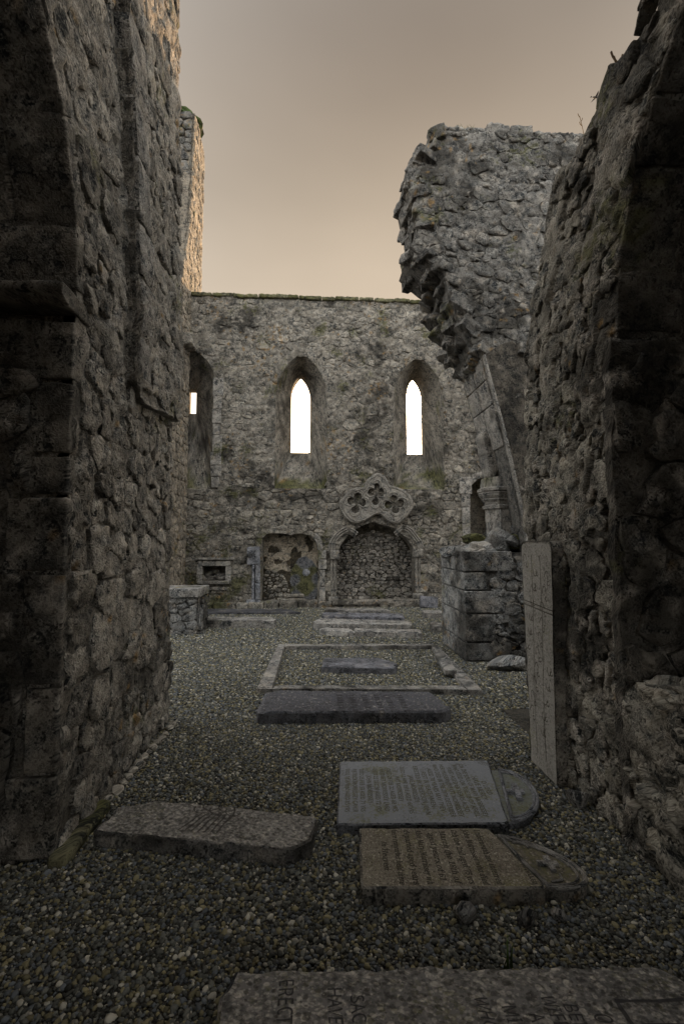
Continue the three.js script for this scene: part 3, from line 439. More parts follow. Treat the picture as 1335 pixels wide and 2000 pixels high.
// ---------------------------------------------------------------- tomb recess with plaster, and the canopied tomb
{
  reseed(66);
  const st = STYLE.far, r = thing('tomb_recess', 'flat arched tomb recess with patchy cream plaster left of carved tomb', 'recess', [-0.57, 0, -FD - 0.1]);
  const fb = frame([0, 0, -FD - 0.36], [1, 0, 0], [0, 1, 0]), RB = region([[-1.35, 0.02], [0.22, 0.02], [0.22, 1.95], [-1.35, 1.95]]);
  part(r, 'back', paint(bodyGeo(fb, RB, 0.12), st, 0.6), M.wall);
  const cement = (u, v) => { const a = (u + 0.2) / 0.36, b = (v - 0.55) / 0.72; return a * a + b * b + 0.25 * N3(u * 6, v * 6, 2); };
  const hole = (u, v) => v < 0.85 + 0.15 * N3(u * 4, v * 4, 8) || fbm(u * 3.2 + 2.3, v * 3.2 + 1.1, 5.5, 3) > 0.13 ? 1 : 0;
  part(r, 'plaster', sheetGeo(fb, RB, 0.014, (u, v) => cement(u, v) < 1 ? 0.05 : hole(u, v) ? 0.006 + 0.02 * (0.5 + N3(u * 16, v * 16, 1)) : 0.04 + 0.004 * N3(u * 20, v * 20, 3), st, (u, v, p) => { const n = 1 + 0.3 * N3(u * 9, v * 9, 4) + 0.25 * N3(u * 30, v * 30, 6); if (cement(u, v) < 1) { const m = ss(0.1, 0.4, N3(u * 3, v * 3 + 5, 2) + 0.2); return [mix(0.25, 0.2, m) * n, mix(0.26, 0.2, m) * n, mix(0.285, 0.1, m) * n]; } if (hole(u, v)) return [0.1 * n, 0.085 * n, 0.06 * n]; return [0.52 * n, 0.46 * n, 0.37 * n]; }), M.plaster);
  part(r, 'cement_disc', stoneGeo(fb, Array.from({ length: 12 }, (_, i) => [-0.16 + 0.1 * Math.cos(i / 12 * 6.283), 0.83 + 0.095 * Math.sin(i / 12 * 6.283)]), { h: 0.065, n: 14, st: STYLE.slate, tone: 1.9, rough: 0.004 }), M.plaster);
  masonry(r, fb, region([[-1.26, 0.1], [-0.5, 0.1], [-0.62, 0.55], [-0.8, 0.9], [-1.26, 1.1]]), { rows: { h: [0.06, 0.14], asp: [0.9, 2] }, gap: 0.02, h: [0.02, 0.07], n: 12, st, tone: [0.5, 1.4], limit: 60 });
  for (const [y, l, x] of [[0.16, 0.62, -0.5], [0.26, 0.5, -0.46]]) part(r, 'ledge', blockGeo([x, y, -FD - 0.12], [l, 0.08, 0.2], { st, tone: 1.1, rough: 0.02, r: 0.02 }), M.wall);
  // left pilaster with a worn capital, right jamb of dressed blocks
  for (const [x0, x1, y0, y1, pz] of [[-1.62, -1.3, 1.05, 1.5, 0.1], [-1.5, -1.42, 0.2, 1.05, 0.06], [-1.41, -1.29, 0.62, 1.05, 0.1], [-1.41, -1.29, 0.2, 0.61, 0.1], [-1.62, -1.28, 0.04, 0.2, 0.14]]) part(r, 'pilaster_block', blockGeo([(x0 + x1) / 2, (y0 + y1) / 2, -FD - 0.05 + pz / 2], [x1 - x0 - 0.008, y1 - y0 - 0.008, 0.2 + pz], { st: STYLE.slate, tone: rr(1.2, 1.5), rough: 0.01, r: 0.015, taper: y1 > 1.2 ? (v, hx, hy) => { if (v.z > 0) v.z -= 0.06 * ss(0.2, -1, v.y / hy) * (1 - Math.abs(v.x / hx)); } : undefined }), M.dressed);
  for (const [y0, y1, wd] of [[0.08, 0.5, 0.15], [0.51, 0.92, 0.13], [0.93, 1.18, 0.2], [1.19, 1.42, 0.18]]) part(r, 'jamb_block', blockGeo([0.235 + wd * 0.1, (y0 + y1) / 2, -FD - 0.02], [wd, y1 - y0 - 0.01, 0.24], { st: Object.assign({}, STYLE.dressed, { ms: -0.05 }), tone: rr(0.95, 1.2) }), M.dressed);
  part(r, 'arch_block', stoneGeo(frame([0, 0, -FD], [1, 0, 0], [0, 1, 0]), [[0.14, 1.42], [0.28, 1.44], [0.2, 1.72], [0.1, 1.84], [0.02, 1.72], [0.1, 1.6]], { h: 0.07, n: 18, st: STYLE.dressed, soft: false }), M.dressed);

  const t = thing('wall_tomb', 'carved canopied wall tomb with three quatrefoils over a rubble filled arch', 'tomb', [1.6, 0, -FD - 0.1]);
  const fi = frame([0, 0, -FD - 0.42], [1, 0, 0], [0, 1, 0]), RI = region([[0.5, 0.05], [2.72, 0.05], [2.72, 2.25], [0.5, 2.25]]);
  part(t, 'infill_core', paint(bodyGeo(fi, RI, 0.12), st, 0.7), M.wall);
  part(t, 'mortar', sheetGeo(fi, RI, 0.025, mortar(0.03, 0.004), { base: [0.16, 0.145, 0.115], dk: 0.05, lt: -0.1, ms: -0.2, or: -0.3 }), M.wall);
  masonry(t, fi, region([[0.55, 0.1], [2.68, 0.1], [2.68, 1.3], [2.3, 1.75], [1.6, 1.95], [0.95, 1.7], [0.55, 1.3]]), { rows: { h: [0.06, 0.13], asp: [1.2, 2.8], split: 0.1 }, gap: 0.016, h: [0.03, 0.075], n: 14, rings: [0.7, 0.3], st: { base: [0.42, 0.40, 0.365], dk: -0.12, lt: 0.02, ms: -0.16, or: -0.2 }, tone: [0.55, 1.3], tilt: 0.12, bulge: 0.004, round: 0.006, edge: 0.014, limit: 230 });
  // tracery: drawn on its own small grid (units of 2.8 mm), centred on the tomb
  const fw = frame([0, 0, -FD + 0.06], [1, 0, 0], [0, 1, 0]), T = (a, b) => [1.615 + (a - 630) * 0.00272, 2.575 - (b - 400) * 0.00275];
  const smooth = (pts, n = 90) => { const c = new THREE.CatmullRomCurve3(pts.map(([a, b]) => new THREE.Vector3(...T(a, b), 0)), true, 'catmullrom', 0.5); return c.getSpacedPoints(n).slice(0, n).map((p) => [p.x, p.y]); };
  const outer = smooth([[640, 112], [590, 140], [540, 185], [512, 245], [440, 248], [370, 285], [325, 335], [283, 390], [305, 465], [350, 530], [430, 572], [530, 545], [620, 492], [690, 505], [760, 565], [840, 570], [915, 510], [975, 425], [968, 345], [905, 275], [820, 240], [755, 222], [738, 180], [695, 128]]);
  const foil = (c, lobes) => { const out = []; for (let i = 0; i < 64; i++) { const a = i / 64 * Math.PI * 2, dx = Math.cos(a), dy = Math.sin(a); let best = 18; for (const [lx, ly, lr] of lobes) { const px = lx - c[0], py = ly - c[1], b = px * dx + py * dy, d2 = px * px + py * py - b * b; if (d2 < lr * lr) best = Math.max(best, b + Math.sqrt(lr * lr - d2)); } out.push([c[0] + dx * best, c[1] + dy * best]); } return out; };
  const foils = [[[447, 388], [[458, 332, 38], [500, 384, 36], [433, 445, 38], [394, 372, 36]]], [[630, 305], [[637, 232, 30], [672, 290, 36], [588, 288, 36], [622, 372, 34]]], [[803, 395], [[796, 350, 36], [858, 388, 38], [812, 446, 36], [744, 405, 36]]]];
  const holes = foils.map(([c, l]) => foil(c, l).map((p) => T(...p)));
  const plate = new THREE.Shape(outer.map(([x, y]) => new THREE.Vector2(x, y))); for (const h of holes) plate.holes.push(new THREE.Path(h.map(([x, y]) => new THREE.Vector2(x, y))));
  const pg = new THREE.ExtrudeGeometry(plate, { depth: 0.1, bevelEnabled: true, bevelSize: 0.018, bevelThickness: 0.018, bevelSegments: 3, bevelOffset: -0.018 }); pg.translate(0, 0, -FD + 0.02); { const uv = pg.attributes.uv; for (let i = 0; i < uv.count; i++) uv.setXY(i, uv.getX(i) / TILE, uv.getY(i) / TILE); } const trc = part(t, 'tracery', paint(pg, STYLE.carved), M.dressed);
  const scaleP = (P, s) => { const c = polyInfo(P).c; return P.map(([x, y]) => [c[0] + (x - c[0]) * s, c[1] + (y - c[1]) * s]); };
  for (const [s, z, rad] of [[0.985, 0.11, 0.024], [0.925, 0.135, 0.014]]) part(trc, 'outer_moulding', tubeGeo(scaleP(outer, s).map(([x, y]) => [x, y, -FD + z]), rad, STYLE.carved, { closed: true, seg: 140 }), M.dressed);
  for (const h of holes) { part(trc, 'foil_moulding', tubeGeo(scaleP(h, 1.3).filter((_, i) => i % 2 === 0).map(([x, y]) => [x, y, -FD + 0.135]), 0.017, STYLE.carved, { closed: true, seg: 90 }), M.dressed); part(trc, 'foil_back', stoneGeo(frame([0, 0, -FD + 0.015], [1, 0, 0], [0, 1, 0]), scaleP(h, 1.1), { h: 0.02, into: 0.01, n: 24, st: STYLE.far, tone: 0.6, rough: 0.012, soft: false }), M.wall); }
  const band = (pts, offs, name) => { const P = pts.map((p) => T(...p)); const c = T(630, 1000); for (const [o, rad, z] of offs) part(t, name, tubeGeo(P.map(([x, y], i) => { const a = P[Math.max(0, i - 1)], b = P[Math.min(P.length - 1, i + 1)]; let nx = -(b[1] - a[1]), ny = b[0] - a[0]; const l = Math.hypot(nx, ny); nx /= l; ny /= l; if ((x - c[0]) * nx + (y - c[1]) * ny < 0) { nx = -nx; ny = -ny; } return [x + nx * o, y + ny * o, -FD + z]; }), rad, STYLE.carved, { seg: 30, tone: rr(0.85, 1.1) }), M.dressed); };
  const offs = [[-0.03, 0.03, 0.0], [0.03, 0.035, 0.04], [0.085, 0.028, 0.06], [0.14, 0.032, 0.04]];
  band([[248, 828], [252, 770], [285, 715], [330, 680], [378, 655]], offs, 'arch_moulding'); band([[372, 650], [400, 662], [440, 690]], offs.slice(0, 3), 'arch_cusp');
  band([[1028, 818], [1012, 770], [975, 720], [935, 670], [888, 640]], offs, 'arch_moulding'); band([[892, 638], [860, 655], [822, 690]], offs.slice(0, 3), 'arch_cusp');
  for (const [x, y0, y1, cx0, cx1] of [[228, 905, 1250, 200, 285], [1022, 890, 1225, 985, 1072]]) {
    const a = T(x, y1), b = T(x, y0), c0 = T(cx0, y0), c1 = T(cx1, y0 - 80);
    part(t, 'jamb_shaft', tubeGeo([[a[0] - 0.03, a[1], -FD + 0.03], [a[0] - 0.03, (a[1] + b[1]) / 2, -FD + 0.03], [b[0] - 0.03, b[1], -FD + 0.03]], 0.035, STYLE.carved), M.dressed);
    part(t, 'jamb_shaft', tubeGeo([[a[0] + 0.045, a[1], -FD + 0.02], [a[0] + 0.045, (a[1] + b[1]) / 2, -FD + 0.02], [b[0] + 0.045, b[1], -FD + 0.02]], 0.04, STYLE.carved, { tone: 0.85 }), M.dressed);
    part(t, 'capital', blockGeo([(c0[0] + c1[0]) / 2, (c0[1] + c1[1]) / 2, -FD], [c1[0] - c0[0], c1[1] - c0[1], 0.24], { st: STYLE.carved, tone: 0.95, r: 0.02 }), M.dressed);
    part(t, 'base', blockGeo([a[0], a[1] - 0.06, -FD + 0.02], [0.24, 0.14, 0.26], { st: STYLE.carved, tone: 0.85, r: 0.03, rough: 0.015 }), M.dressed);
  }
  part(t, 'bench', blockGeo([1.6, 0.12, -FD + 0.14], [2.2, 0.12, 0.3], { st: STYLE.far, tone: 0.85, rough: 0.025, r: 0.03 }), M.wall);
  single('fallen_block', blockGeo([2.86, 0.12, -FD + 0.42], [0.44, 0.3, 0.16], { st: STYLE.darkslab, rotX: -0.4, rotZ: -0.1, rough: 0.02, r: 0.03, tone: 1.1 }), M.slab, 'dark square block leaning at the right foot of the carved tomb', 'block', [2.86, 0, -FD + 0.42]);
}
console.log('tombs');

// ---------------------------------------------------------------- side wall and turret at the left of the far room
{
  reseed(77);
  const w = thing('side_wall', 'tall side wall stub at the far left corner topped with moss', 'wall', [-3.6, 0, -11.3]);
  const f = frame([-3.16, 0, 0], [0, 0, -1], [0, 1, 0]);
  const R = region([[9.4, 0], [11.58, 0], [11.58, 7.9], [12.55, 7.95], [12.6, 12.5], [12.45, 12.75], [11.9, 12.95], [11.5, 12.9], [11.42, 11.2], [11.3, 10.4], [11.22, 9.6], [11.05, 9.1], [10.95, 8.6], [10.6, 8.2], [9.8, 7.7], [9.55, 6.2], [9.4, 4]]);
  part(w, 'core', paint(bodyGeo(f, R, 1.5), STYLE.turret, 0.9), M.wall);
  const Rv = region([[9.9, 0], [11.58, 0], [11.58, 7.9], [12.55, 7.95], [12.6, 12.5], [12.45, 12.75], [11.9, 12.95], [11.5, 12.9], [11.42, 11.2], [11.3, 10.4], [11.22, 9.6], [11.05, 9.1], [10.95, 8.6], [10.6, 8.2], [9.9, 7.9]]);
  part(w, 'mortar', sheetGeo(f, Rv, 0.04, mortar(0.035, 0.004), STYLE.turret), M.wall);
  masonry(w, f, Rv, { rows: { h: [0.12, 0.26], asp: [0.8, 1.8] }, gap: 0.025, h: [0.015, 0.045], n: 12, st: STYLE.turret, limit: 120 });
  const ff = frame([0, 0, -11.45], [1, 0, 0], [0, 1, 0]), RF = region([[-4.6, 9.2], [-3.18, 9.2], [-3.18, 12.85], [-4.6, 12.9]]);
  masonry(w, ff, RF, { rows: { h: [0.18, 0.34], asp: [0.9, 1.9] }, gap: 0.03, h: [0.02, 0.07], n: 12, st: STYLE.broken, limit: 60 });
  // springer of a lost arch beside the slit window
  part(w, 'springer', blockGeo([-3.12, 6.5, -11.1], [0.34, 0.3, 0.5], { st: STYLE.left, rotZ: 0.35, rough: 0.03, r: 0.03 }), M.wall);
  part(w, 'moss_cap', rockGeo([-3.72, 12.95, -11.9], [0.62, 0.24, 0.55], { st: { base: [0.06, 0.11, 0.02], dk: -0.3, lt: -0.6, ms: 0.1, or: -0.6 }, detail: 4, cuts: 0, rough: 0.5 }), M.plaster, 'green moss cap');
  const p = thing('stub_pier', 'low square stub of a rubble pier beside the far left slab', 'pier', [-2.35, 0, -8.5]);
  part(p, 'core', blockGeo([-2.34, 0.34, -8.55], [0.7, 0.66, 0.66], { st: STYLE.pier, tone: 0.6, rough: 0.01 }), M.wall);
  part(p, 'cap_slab', blockGeo([-2.34, 0.72, -8.53], [0.76, 0.15, 0.74], { st: STYLE.greyslab, tone: 1.05, rough: 0.015 }), M.dressed);
  masonry(p, frame([0, 0, -8.215], [1, 0, 0], [0, 1, 0]), region([[-2.68, 0], [-2.0, 0], [-2.0, 0.64], [-2.68, 0.64]]), { rows: { h: [0.12, 0.2], asp: [1, 2] }, gap: 0.014, h: [0.01, 0.035], n: 16, bulge: 0.004, round: 0.006, edge: 0.02, st: STYLE.pier });
  masonry(p, frame([-1.985, 0, 0], [0, 0, -1], [0, 1, 0]), region([[8.22, 0], [8.88, 0], [8.88, 0.64], [8.22, 0.64]]), { rows: { h: [0.12, 0.2], asp: [1, 2] }, gap: 0.014, h: [0.01, 0.035], n: 16, bulge: 0.004, round: 0.006, edge: 0.02, st: STYLE.pier });
}

// ---------------------------------------------------------------- broken arch wall on the right (face z = -6.1)
const BD = 6.1;
{
  reseed(88);
  const w = thing('broken_arch_wall', 'overhanging remnant of a fallen arch wall, ragged on its left edge', 'wall', [3.6, 0, -6.5]);
  const f = frame([0, 0, -BD], [1, 0, 0], [0, 1, 0]);
  const brk = [[2.94, 0], [2.94, 1.4], [2.90, 1.75], [2.79, 2.31], [2.66, 2.95], [2.52, 3.55], [2.43, 3.89], [2.36, 4.2], [2.24, 4.34], [2.12, 4.55], [1.98, 4.86], [1.9, 5.12], [1.84, 5.4], [1.66, 5.52], [1.46, 5.68], [1.36, 5.78], [1.45, 5.95], [1.5, 6.1], [1.46, 6.32], [1.44, 6.5], [1.38, 6.66], [1.33, 6.94], [1.42, 7.06], [1.5, 7.16], [1.7, 7.2], [1.66, 7.31], [1.66, 7.52]];
  const R = region([[6.0, 0], [6.0, 7.6], [4.06, 7.6], [3.0, 7.58], ...brk.slice().reverse()]);
  part(w, 'core', paint(bodyGeo(f, R, 0.85), STYLE.broken, 0.8), M.wall);
  const Rv = region([[4.6, 0], [4.6, 7.6], [4.06, 7.6], [3.0, 7.58], ...brk.slice().reverse()]);
  part(w, 'mortar', sheetGeo(f, Rv, 0.028, mortar(0.05, 0.004), STYLE.broken), M.wall);
  masonry(w, f, Rv, { rows: { h: [0.1, 0.28], asp: [0.8, 1.9], split: 0.28, jit: 0.3 }, gap: 0.026, h: () => rr(0.012, 0.045), n: 16, rings: [0.7, 0.35], st: STYLE.broken, rough: 0.02, edge: 0.025, tilt: 0.08, bulge: 0.008, round: 0.007, limit: 280, tone: [0.65, 1.3] });
  // rubble core bared along the break
  for (let i = 7; i < brk.length - 1; i++) { const [x, y] = brk[i], [x2, y2] = brk[i + 1]; for (let k = 0; k < 5; k++) { const t = rnd(), z = -BD - 0.04 - k * 0.18 + rr(-0.05, 0.05), s = rr(0.08, 0.17), low = i < 13 ? 0.03 : 0; part(w, 'rubble', blockGeo([mix(x, x2, t) + 0.11 - low * k * 0.5, mix(y, y2, t) - low * k, z], [s * rr(1.6, 2.8), s * rr(0.7, 1.2), s * rr(1.4, 2)], { st: STYLE.broken, tone: rr(0.6, 1.1), rough: 0.03, r: 0.012, rotX: rr(-0.3, 0.3), rotY: rr(-0.5, 0.5), rotZ: rr(-0.3, 0.3) + (i < 13 ? -0.35 : 0) }), M.wall); } }
  for (let x = 1.70; x < 4.6;) { const l = rr(0.16, 0.5), hh = rr(0.08, 0.17); part(w, 'capping_stone', blockGeo([x + l / 2, 7.53 + hh / 2, -BD - 0.2], [l - 0.012, hh, 0.46], { st: STYLE.broken, tone: rr(0.75, 1.15), rough: 0.03, r: 0.03, rotZ: rr(-0.06, 0.06) }), M.wall); part(w, 'capping_stone', blockGeo([x + l / 2 + 0.05, 7.53 + hh / 2, -BD - 0.64], [l - 0.012, hh, 0.4], { st: STYLE.broken, tone: rr(0.75, 1.15), rough: 0.03, r: 0.03 }), M.wall); x += l; }
  // dark plaster left on the haunch of the arch
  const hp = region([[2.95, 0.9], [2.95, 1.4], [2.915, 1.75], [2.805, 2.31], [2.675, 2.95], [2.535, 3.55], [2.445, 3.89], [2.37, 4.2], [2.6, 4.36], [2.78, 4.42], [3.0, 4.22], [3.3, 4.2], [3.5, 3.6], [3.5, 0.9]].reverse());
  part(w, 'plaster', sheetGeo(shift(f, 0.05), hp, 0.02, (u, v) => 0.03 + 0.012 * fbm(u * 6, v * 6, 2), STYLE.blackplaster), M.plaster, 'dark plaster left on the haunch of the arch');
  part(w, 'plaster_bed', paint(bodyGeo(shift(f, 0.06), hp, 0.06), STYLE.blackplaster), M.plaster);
  const arch = brk.slice(1, 8);
  { const c = new THREE.CatmullRomCurve3([[2.945, 1.0], ...arch].map(([x, y]) => new THREE.Vector3(x, y, 0))).getSpacedPoints(30).map((p) => [p.x, p.y]); part(w, 'arch_rib', paint(bodyGeo(shift(f, 0.1), region([...c.map(([x, y]) => [x + 0.018, y + 0.004]), ...c.slice().reverse().map(([x, y]) => [x - 0.012, y])]), 0.06), STYLE.dressed, 0.95), M.dressed); }
  for (let i = 1; i < brk.length && i < 8; i++) { const [x, y] = brk[i - 1], [x2, y2] = brk[i], l = Math.hypot(x2 - x, y2 - y), a = Math.atan2(y2 - y, x2 - x) - Math.PI / 2; if (y < 2.9) continue; for (const zz of [-0.2, -0.6]) part(w, 'voussoir', blockGeo([(x + x2) / 2 + 0.03, (y + y2) / 2, -BD + zz], [0.1, l - 0.012, 0.38], { st: STYLE.dressed, tone: rr(0.8, 1.05), rotZ: a, r: 0.015 }), M.dressed); }
  // framed put-log stones beside the passage wall
  for (const [x, y, s, a] of [[2.98, 4.36, 0.28, 0.25], [3.16, 4.4, 0.22, 0.2], [2.9, 4.26, 0.1, 1.2]]) part(w, 'corbel_stone', blockGeo([x, y, -BD + 0.06], [s, 0.1, 0.2], { st: STYLE.broken, tone: 0.6, rotZ: a, rough: 0.02 }), M.wall);

  // respond: pier, rubble bank, shaft and capital
  const p = thing('arch_respond', 'ruined respond pier with black stained quoins and an octagonal capital', 'pier', [2.6, 0, -6.8]);
  const R1 = region([[2.08, 0], [3.1, 0], [3.1, 1.4], [2.9, 1.46], [2.08, 1.46]]);
  part(p, 'core', paint(bodyGeo(frame([0, 0, -6.12], [1, 0, 0], [0, 1, 0]), R1, 1.15), STYLE.pier, 0.7), M.wall);
  const qs = Object.assign({}, STYLE.pier, { dk: 0.3 });
  let k = 0; for (const [y0, y1] of [[0.02, 0.26], [0.27, 0.64], [0.65, 0.95], [0.96, 1.2], [1.21, 1.49]]) { const lx = [0.62, 0.42, 0.5, 0.3, 0.66][k], lz = [0.4, 0.6, 0.36, 0.62, 0.4][k]; part(p, 'quoin', blockGeo([2.05 + lx / 2, (y0 + y1) / 2, -6.075 - lz / 2], [lx, y1 - y0 - 0.012, lz], { st: qs, tone: rr(0.85, 1.1), r: 0.01, rough: 0.01 }), M.wall); part(p, 'quoin', blockGeo([2.05 + 0.15, (y0 + y1) / 2, -6.09 - lz - (1.15 - lz) / 2], [0.28, y1 - y0 - 0.012, 1.15 - lz], { st: STYLE.pier, tone: rr(0.9, 1.2), r: 0.01, rough: 0.01 }), M.wall); k++; }
  masonry(p, frame([0, 0, -6.12], [1, 0, 0], [0, 1, 0]), region([[2.4, 0], [3.1, 0], [3.1, 1.42], [2.4, 1.42]]), { rows: { h: [0.08, 0.18], asp: [0.9, 2.2] }, gap: 0.016, h: [0.01, 0.05], n: 18, rings: [0.8, 0.55, 0.3], st: STYLE.pier, rough: 0.018, tilt: 0.12, edge: 0.025, bulge: 0.004, round: 0.006, limit: 100 });
  for (let i = 0; i < 46; i++) { const t = rnd(), z = -6.2 - rr(0, 0.95), s = rr(0.07, 0.17), x = 2.12 + t * 0.95; part(p, 'bank_stone', rockGeo([x, 1.46 + 0.42 * ss(0.3, 1, t) * rr(0.3, 1), z], [s * 1.3, s * 0.7, s], { st: i % 9 === 0 ? STYLE.mossy : STYLE.pier, tone: rr(0.7, 1.2) }), M.wall); }
  part(p, 'bank_stone', rockGeo([2.68, 1.6, -6.36], [0.24, 0.22, 0.18], { st: STYLE.pier, tone: 1.0, detail: 3, cuts: 10, rough: 0.55 }), M.wall); part(p, 'bank_stone', rockGeo([2.36, 1.53, -6.28], [0.2, 0.09, 0.14], { st: STYLE.pier, tone: 1.2 }), M.wall); part(p, 'bank_stone', rockGeo([2.47, 1.64, -6.75], [0.22, 0.11, 0.16], { st: STYLE.mossy }), M.wall);
  const oct = (prof, cx, cz, tone) => { const g = new THREE.LatheGeometry(prof.map(([r, y]) => new THREE.Vector2(r, y)), 8, Math.PI / 8).toNonIndexed(); g.translate(cx, 0, cz); g.deleteAttribute('normal'); const uv = g.attributes.uv; for (let i = 0; i < uv.count; i++) uv.setXY(i, uv.getX(i) * 1.4 / TILE, uv.getY(i) * 0.6 / TILE); paint(g, STYLE.dressed, tone); g.computeVertexNormals(); return g; };
  part(p, 'shaft', oct([[0, 1.5], [0.22, 1.5], [0.215, 1.9], [0.22, 1.905], [0.22, 2.13], [0, 2.13]], 2.80, -6.62, 0.9), M.dressed);
  part(p, 'capital', oct([[0, 2.1], [0.235, 2.1], [0.245, 2.14], [0.215, 2.16], [0.225, 2.2], [0.26, 2.235], [0.25, 2.25], [0.285, 2.29], [0.305, 2.33], [0.29, 2.345], [0.31, 2.36], [0.31, 2.40], [0.27, 2.42], [0.25, 2.56], [0, 2.56]], 2.78, -6.62, 0.85), M.dressed);
  const ft = frame([0, 0, -6.5], [1, 0, 0], [0, 1, 0]), Z = (a, b) => [2.80 + (a - 580) * 0.00176, 2.56 - (b - 1285) * 0.00175];
  for (const [P, tone] of [[[[408, 895], [450, 868], [492, 862], [548, 940], [520, 1060], [545, 1180], [510, 1284], [470, 1284], [440, 1100]], 0.85], [[[470, 735], [518, 680], [545, 760], [560, 905], [530, 900], [495, 840]], 1.15], [[[545, 918], [582, 908], [604, 1190], [562, 1195]], 1.15], [[[600, 960], [640, 1000], [668, 1180], [612, 1190]], 0.9], [[[612, 1210], [690, 1195], [705, 1284], [612, 1284]], 0.9], [[[545, 1210], [600, 1215], [590, 1284], [540, 1284]], 0.9]]) part(p, 'arch_stone', stoneGeo(ft, P.map((q) => Z(...q)).reverse(), { h: rr(0, 0.05), into: 0.3, n: 22, st: STYLE.dressed, tone, soft: false, rough: 0.012, edge: 0.01, rings: [0.7, 0.35] }), M.wall);
}
console.log('broken wall');

// ================================================================ GRAVESTONES
const FG = (y) => frame([0, y, 0], [1, 0, 0], [0, 0, -1]);                 // lying flat: u = x, v = distance
function slabOf(poly, t, o = {}) { const per = poly.reduce((s, a, i) => { const b = poly[(i + 1) % poly.length]; return s + Math.hypot(b[0] - a[0], b[1] - a[1]); }, 0); return stoneGeo(FG(0), poly, Object.assign({ h: t, into: 0.03, n: Math.min(140, Math.round(per / 0.03)), soft: false, rough: 0.003, edge: 0.003, round: 0.009, bulge: 0, rings: [0.96, 0.9, 0.8, 0.7, 0.6, 0.5, 0.4, 0.3, 0.2, 0.1] }, o)); }
function inscription(w, h, bg, draw, o = {}) {
  const mk = () => { const c = document.createElement('canvas'); c.width = w; c.height = h; return [c, c.getContext('2d')]; };
  const [c, g] = mk(), [b, bg2] = mk(); g.fillStyle = bg; g.fillRect(0, 0, w, h); bg2.fillStyle = '#a0a0a0'; bg2.fillRect(0, 0, w, h);
  for (let i = 0; i < (o.specks ?? 5200); i++) { const x = rnd() * w, y = rnd() * h, s = 0.6 + rnd() * rnd() * (o.size ?? 5), l = rnd() < (o.light ?? 0.5); g.fillStyle = l ? `rgba(235,228,215,${0.1 + rnd() * 0.35})` : `rgba(30,28,20,${0.1 + rnd() * 0.3})`; g.beginPath(); g.ellipse(x, y, s, s * (0.5 + rnd()), rnd() * 3, 0, 7); g.fill(); bg2.fillStyle = `rgba(${l ? '190,190,190' : '90,90,90'},0.4)`; bg2.beginPath(); bg2.arc(x, y, s, 0, 7); bg2.fill(); }
  for (let i = 0; i < (o.blots ?? 60); i++) { const x = rnd() * w, y = rnd() * h, moss = rnd() < (o.moss ?? 0.4); for (let k = 0; k < 60; k++) { const a = rnd() * 7, d = (rnd() + rnd()) * (o.blot ?? 40); g.fillStyle = moss ? 'rgba(104,104,48,0.16)' : (o.blotCol ?? 'rgba(60,58,56,0.13)'); g.beginPath(); g.arc(x + d * Math.cos(a), y + d * Math.sin(a), 2 + rnd() * 6, 0, 7); g.fill(); } }
  draw(g, bg2); const T = (q, s) => { const t = new THREE.CanvasTexture(q); if (s) t.colorSpace = THREE.SRGBColorSpace; t.wrapS = t.wrapT = THREE.MirroredRepeatWrapping; t.magFilter = THREE.LinearFilter; t.anisotropy = 8; return t; };
  return new THREE.MeshStandardMaterial({ map: T(c, true), bumpMap: T(b, false), bumpScale: o.bump ?? 0.008, roughness: o.rough ?? 0.75, vertexColors: true });
}
const white = () => [1, 1, 1];
function lettered(par, name, poly, t, o, mat, sideStyle, tone = 1) { const face = part(par, name, slabOf(poly, t, Object.assign({}, o, { colour: white, which: 'top' })), mat); part(par, name === 'round_head' ? 'head_edge' : 'slab_edge', slabOf(poly, t, Object.assign({}, o, { uvFn: undefined, colour: undefined, which: 'side', st: sideStyle, tone })), M.slab); return face; }
function letteredThing(name, poly, t, o, mat, label, category, base, sideStyle, tone) { const g = thing(name, label, category, base); lettered(g, 'carved_face', poly, t, o, mat, sideStyle, tone); return g; }
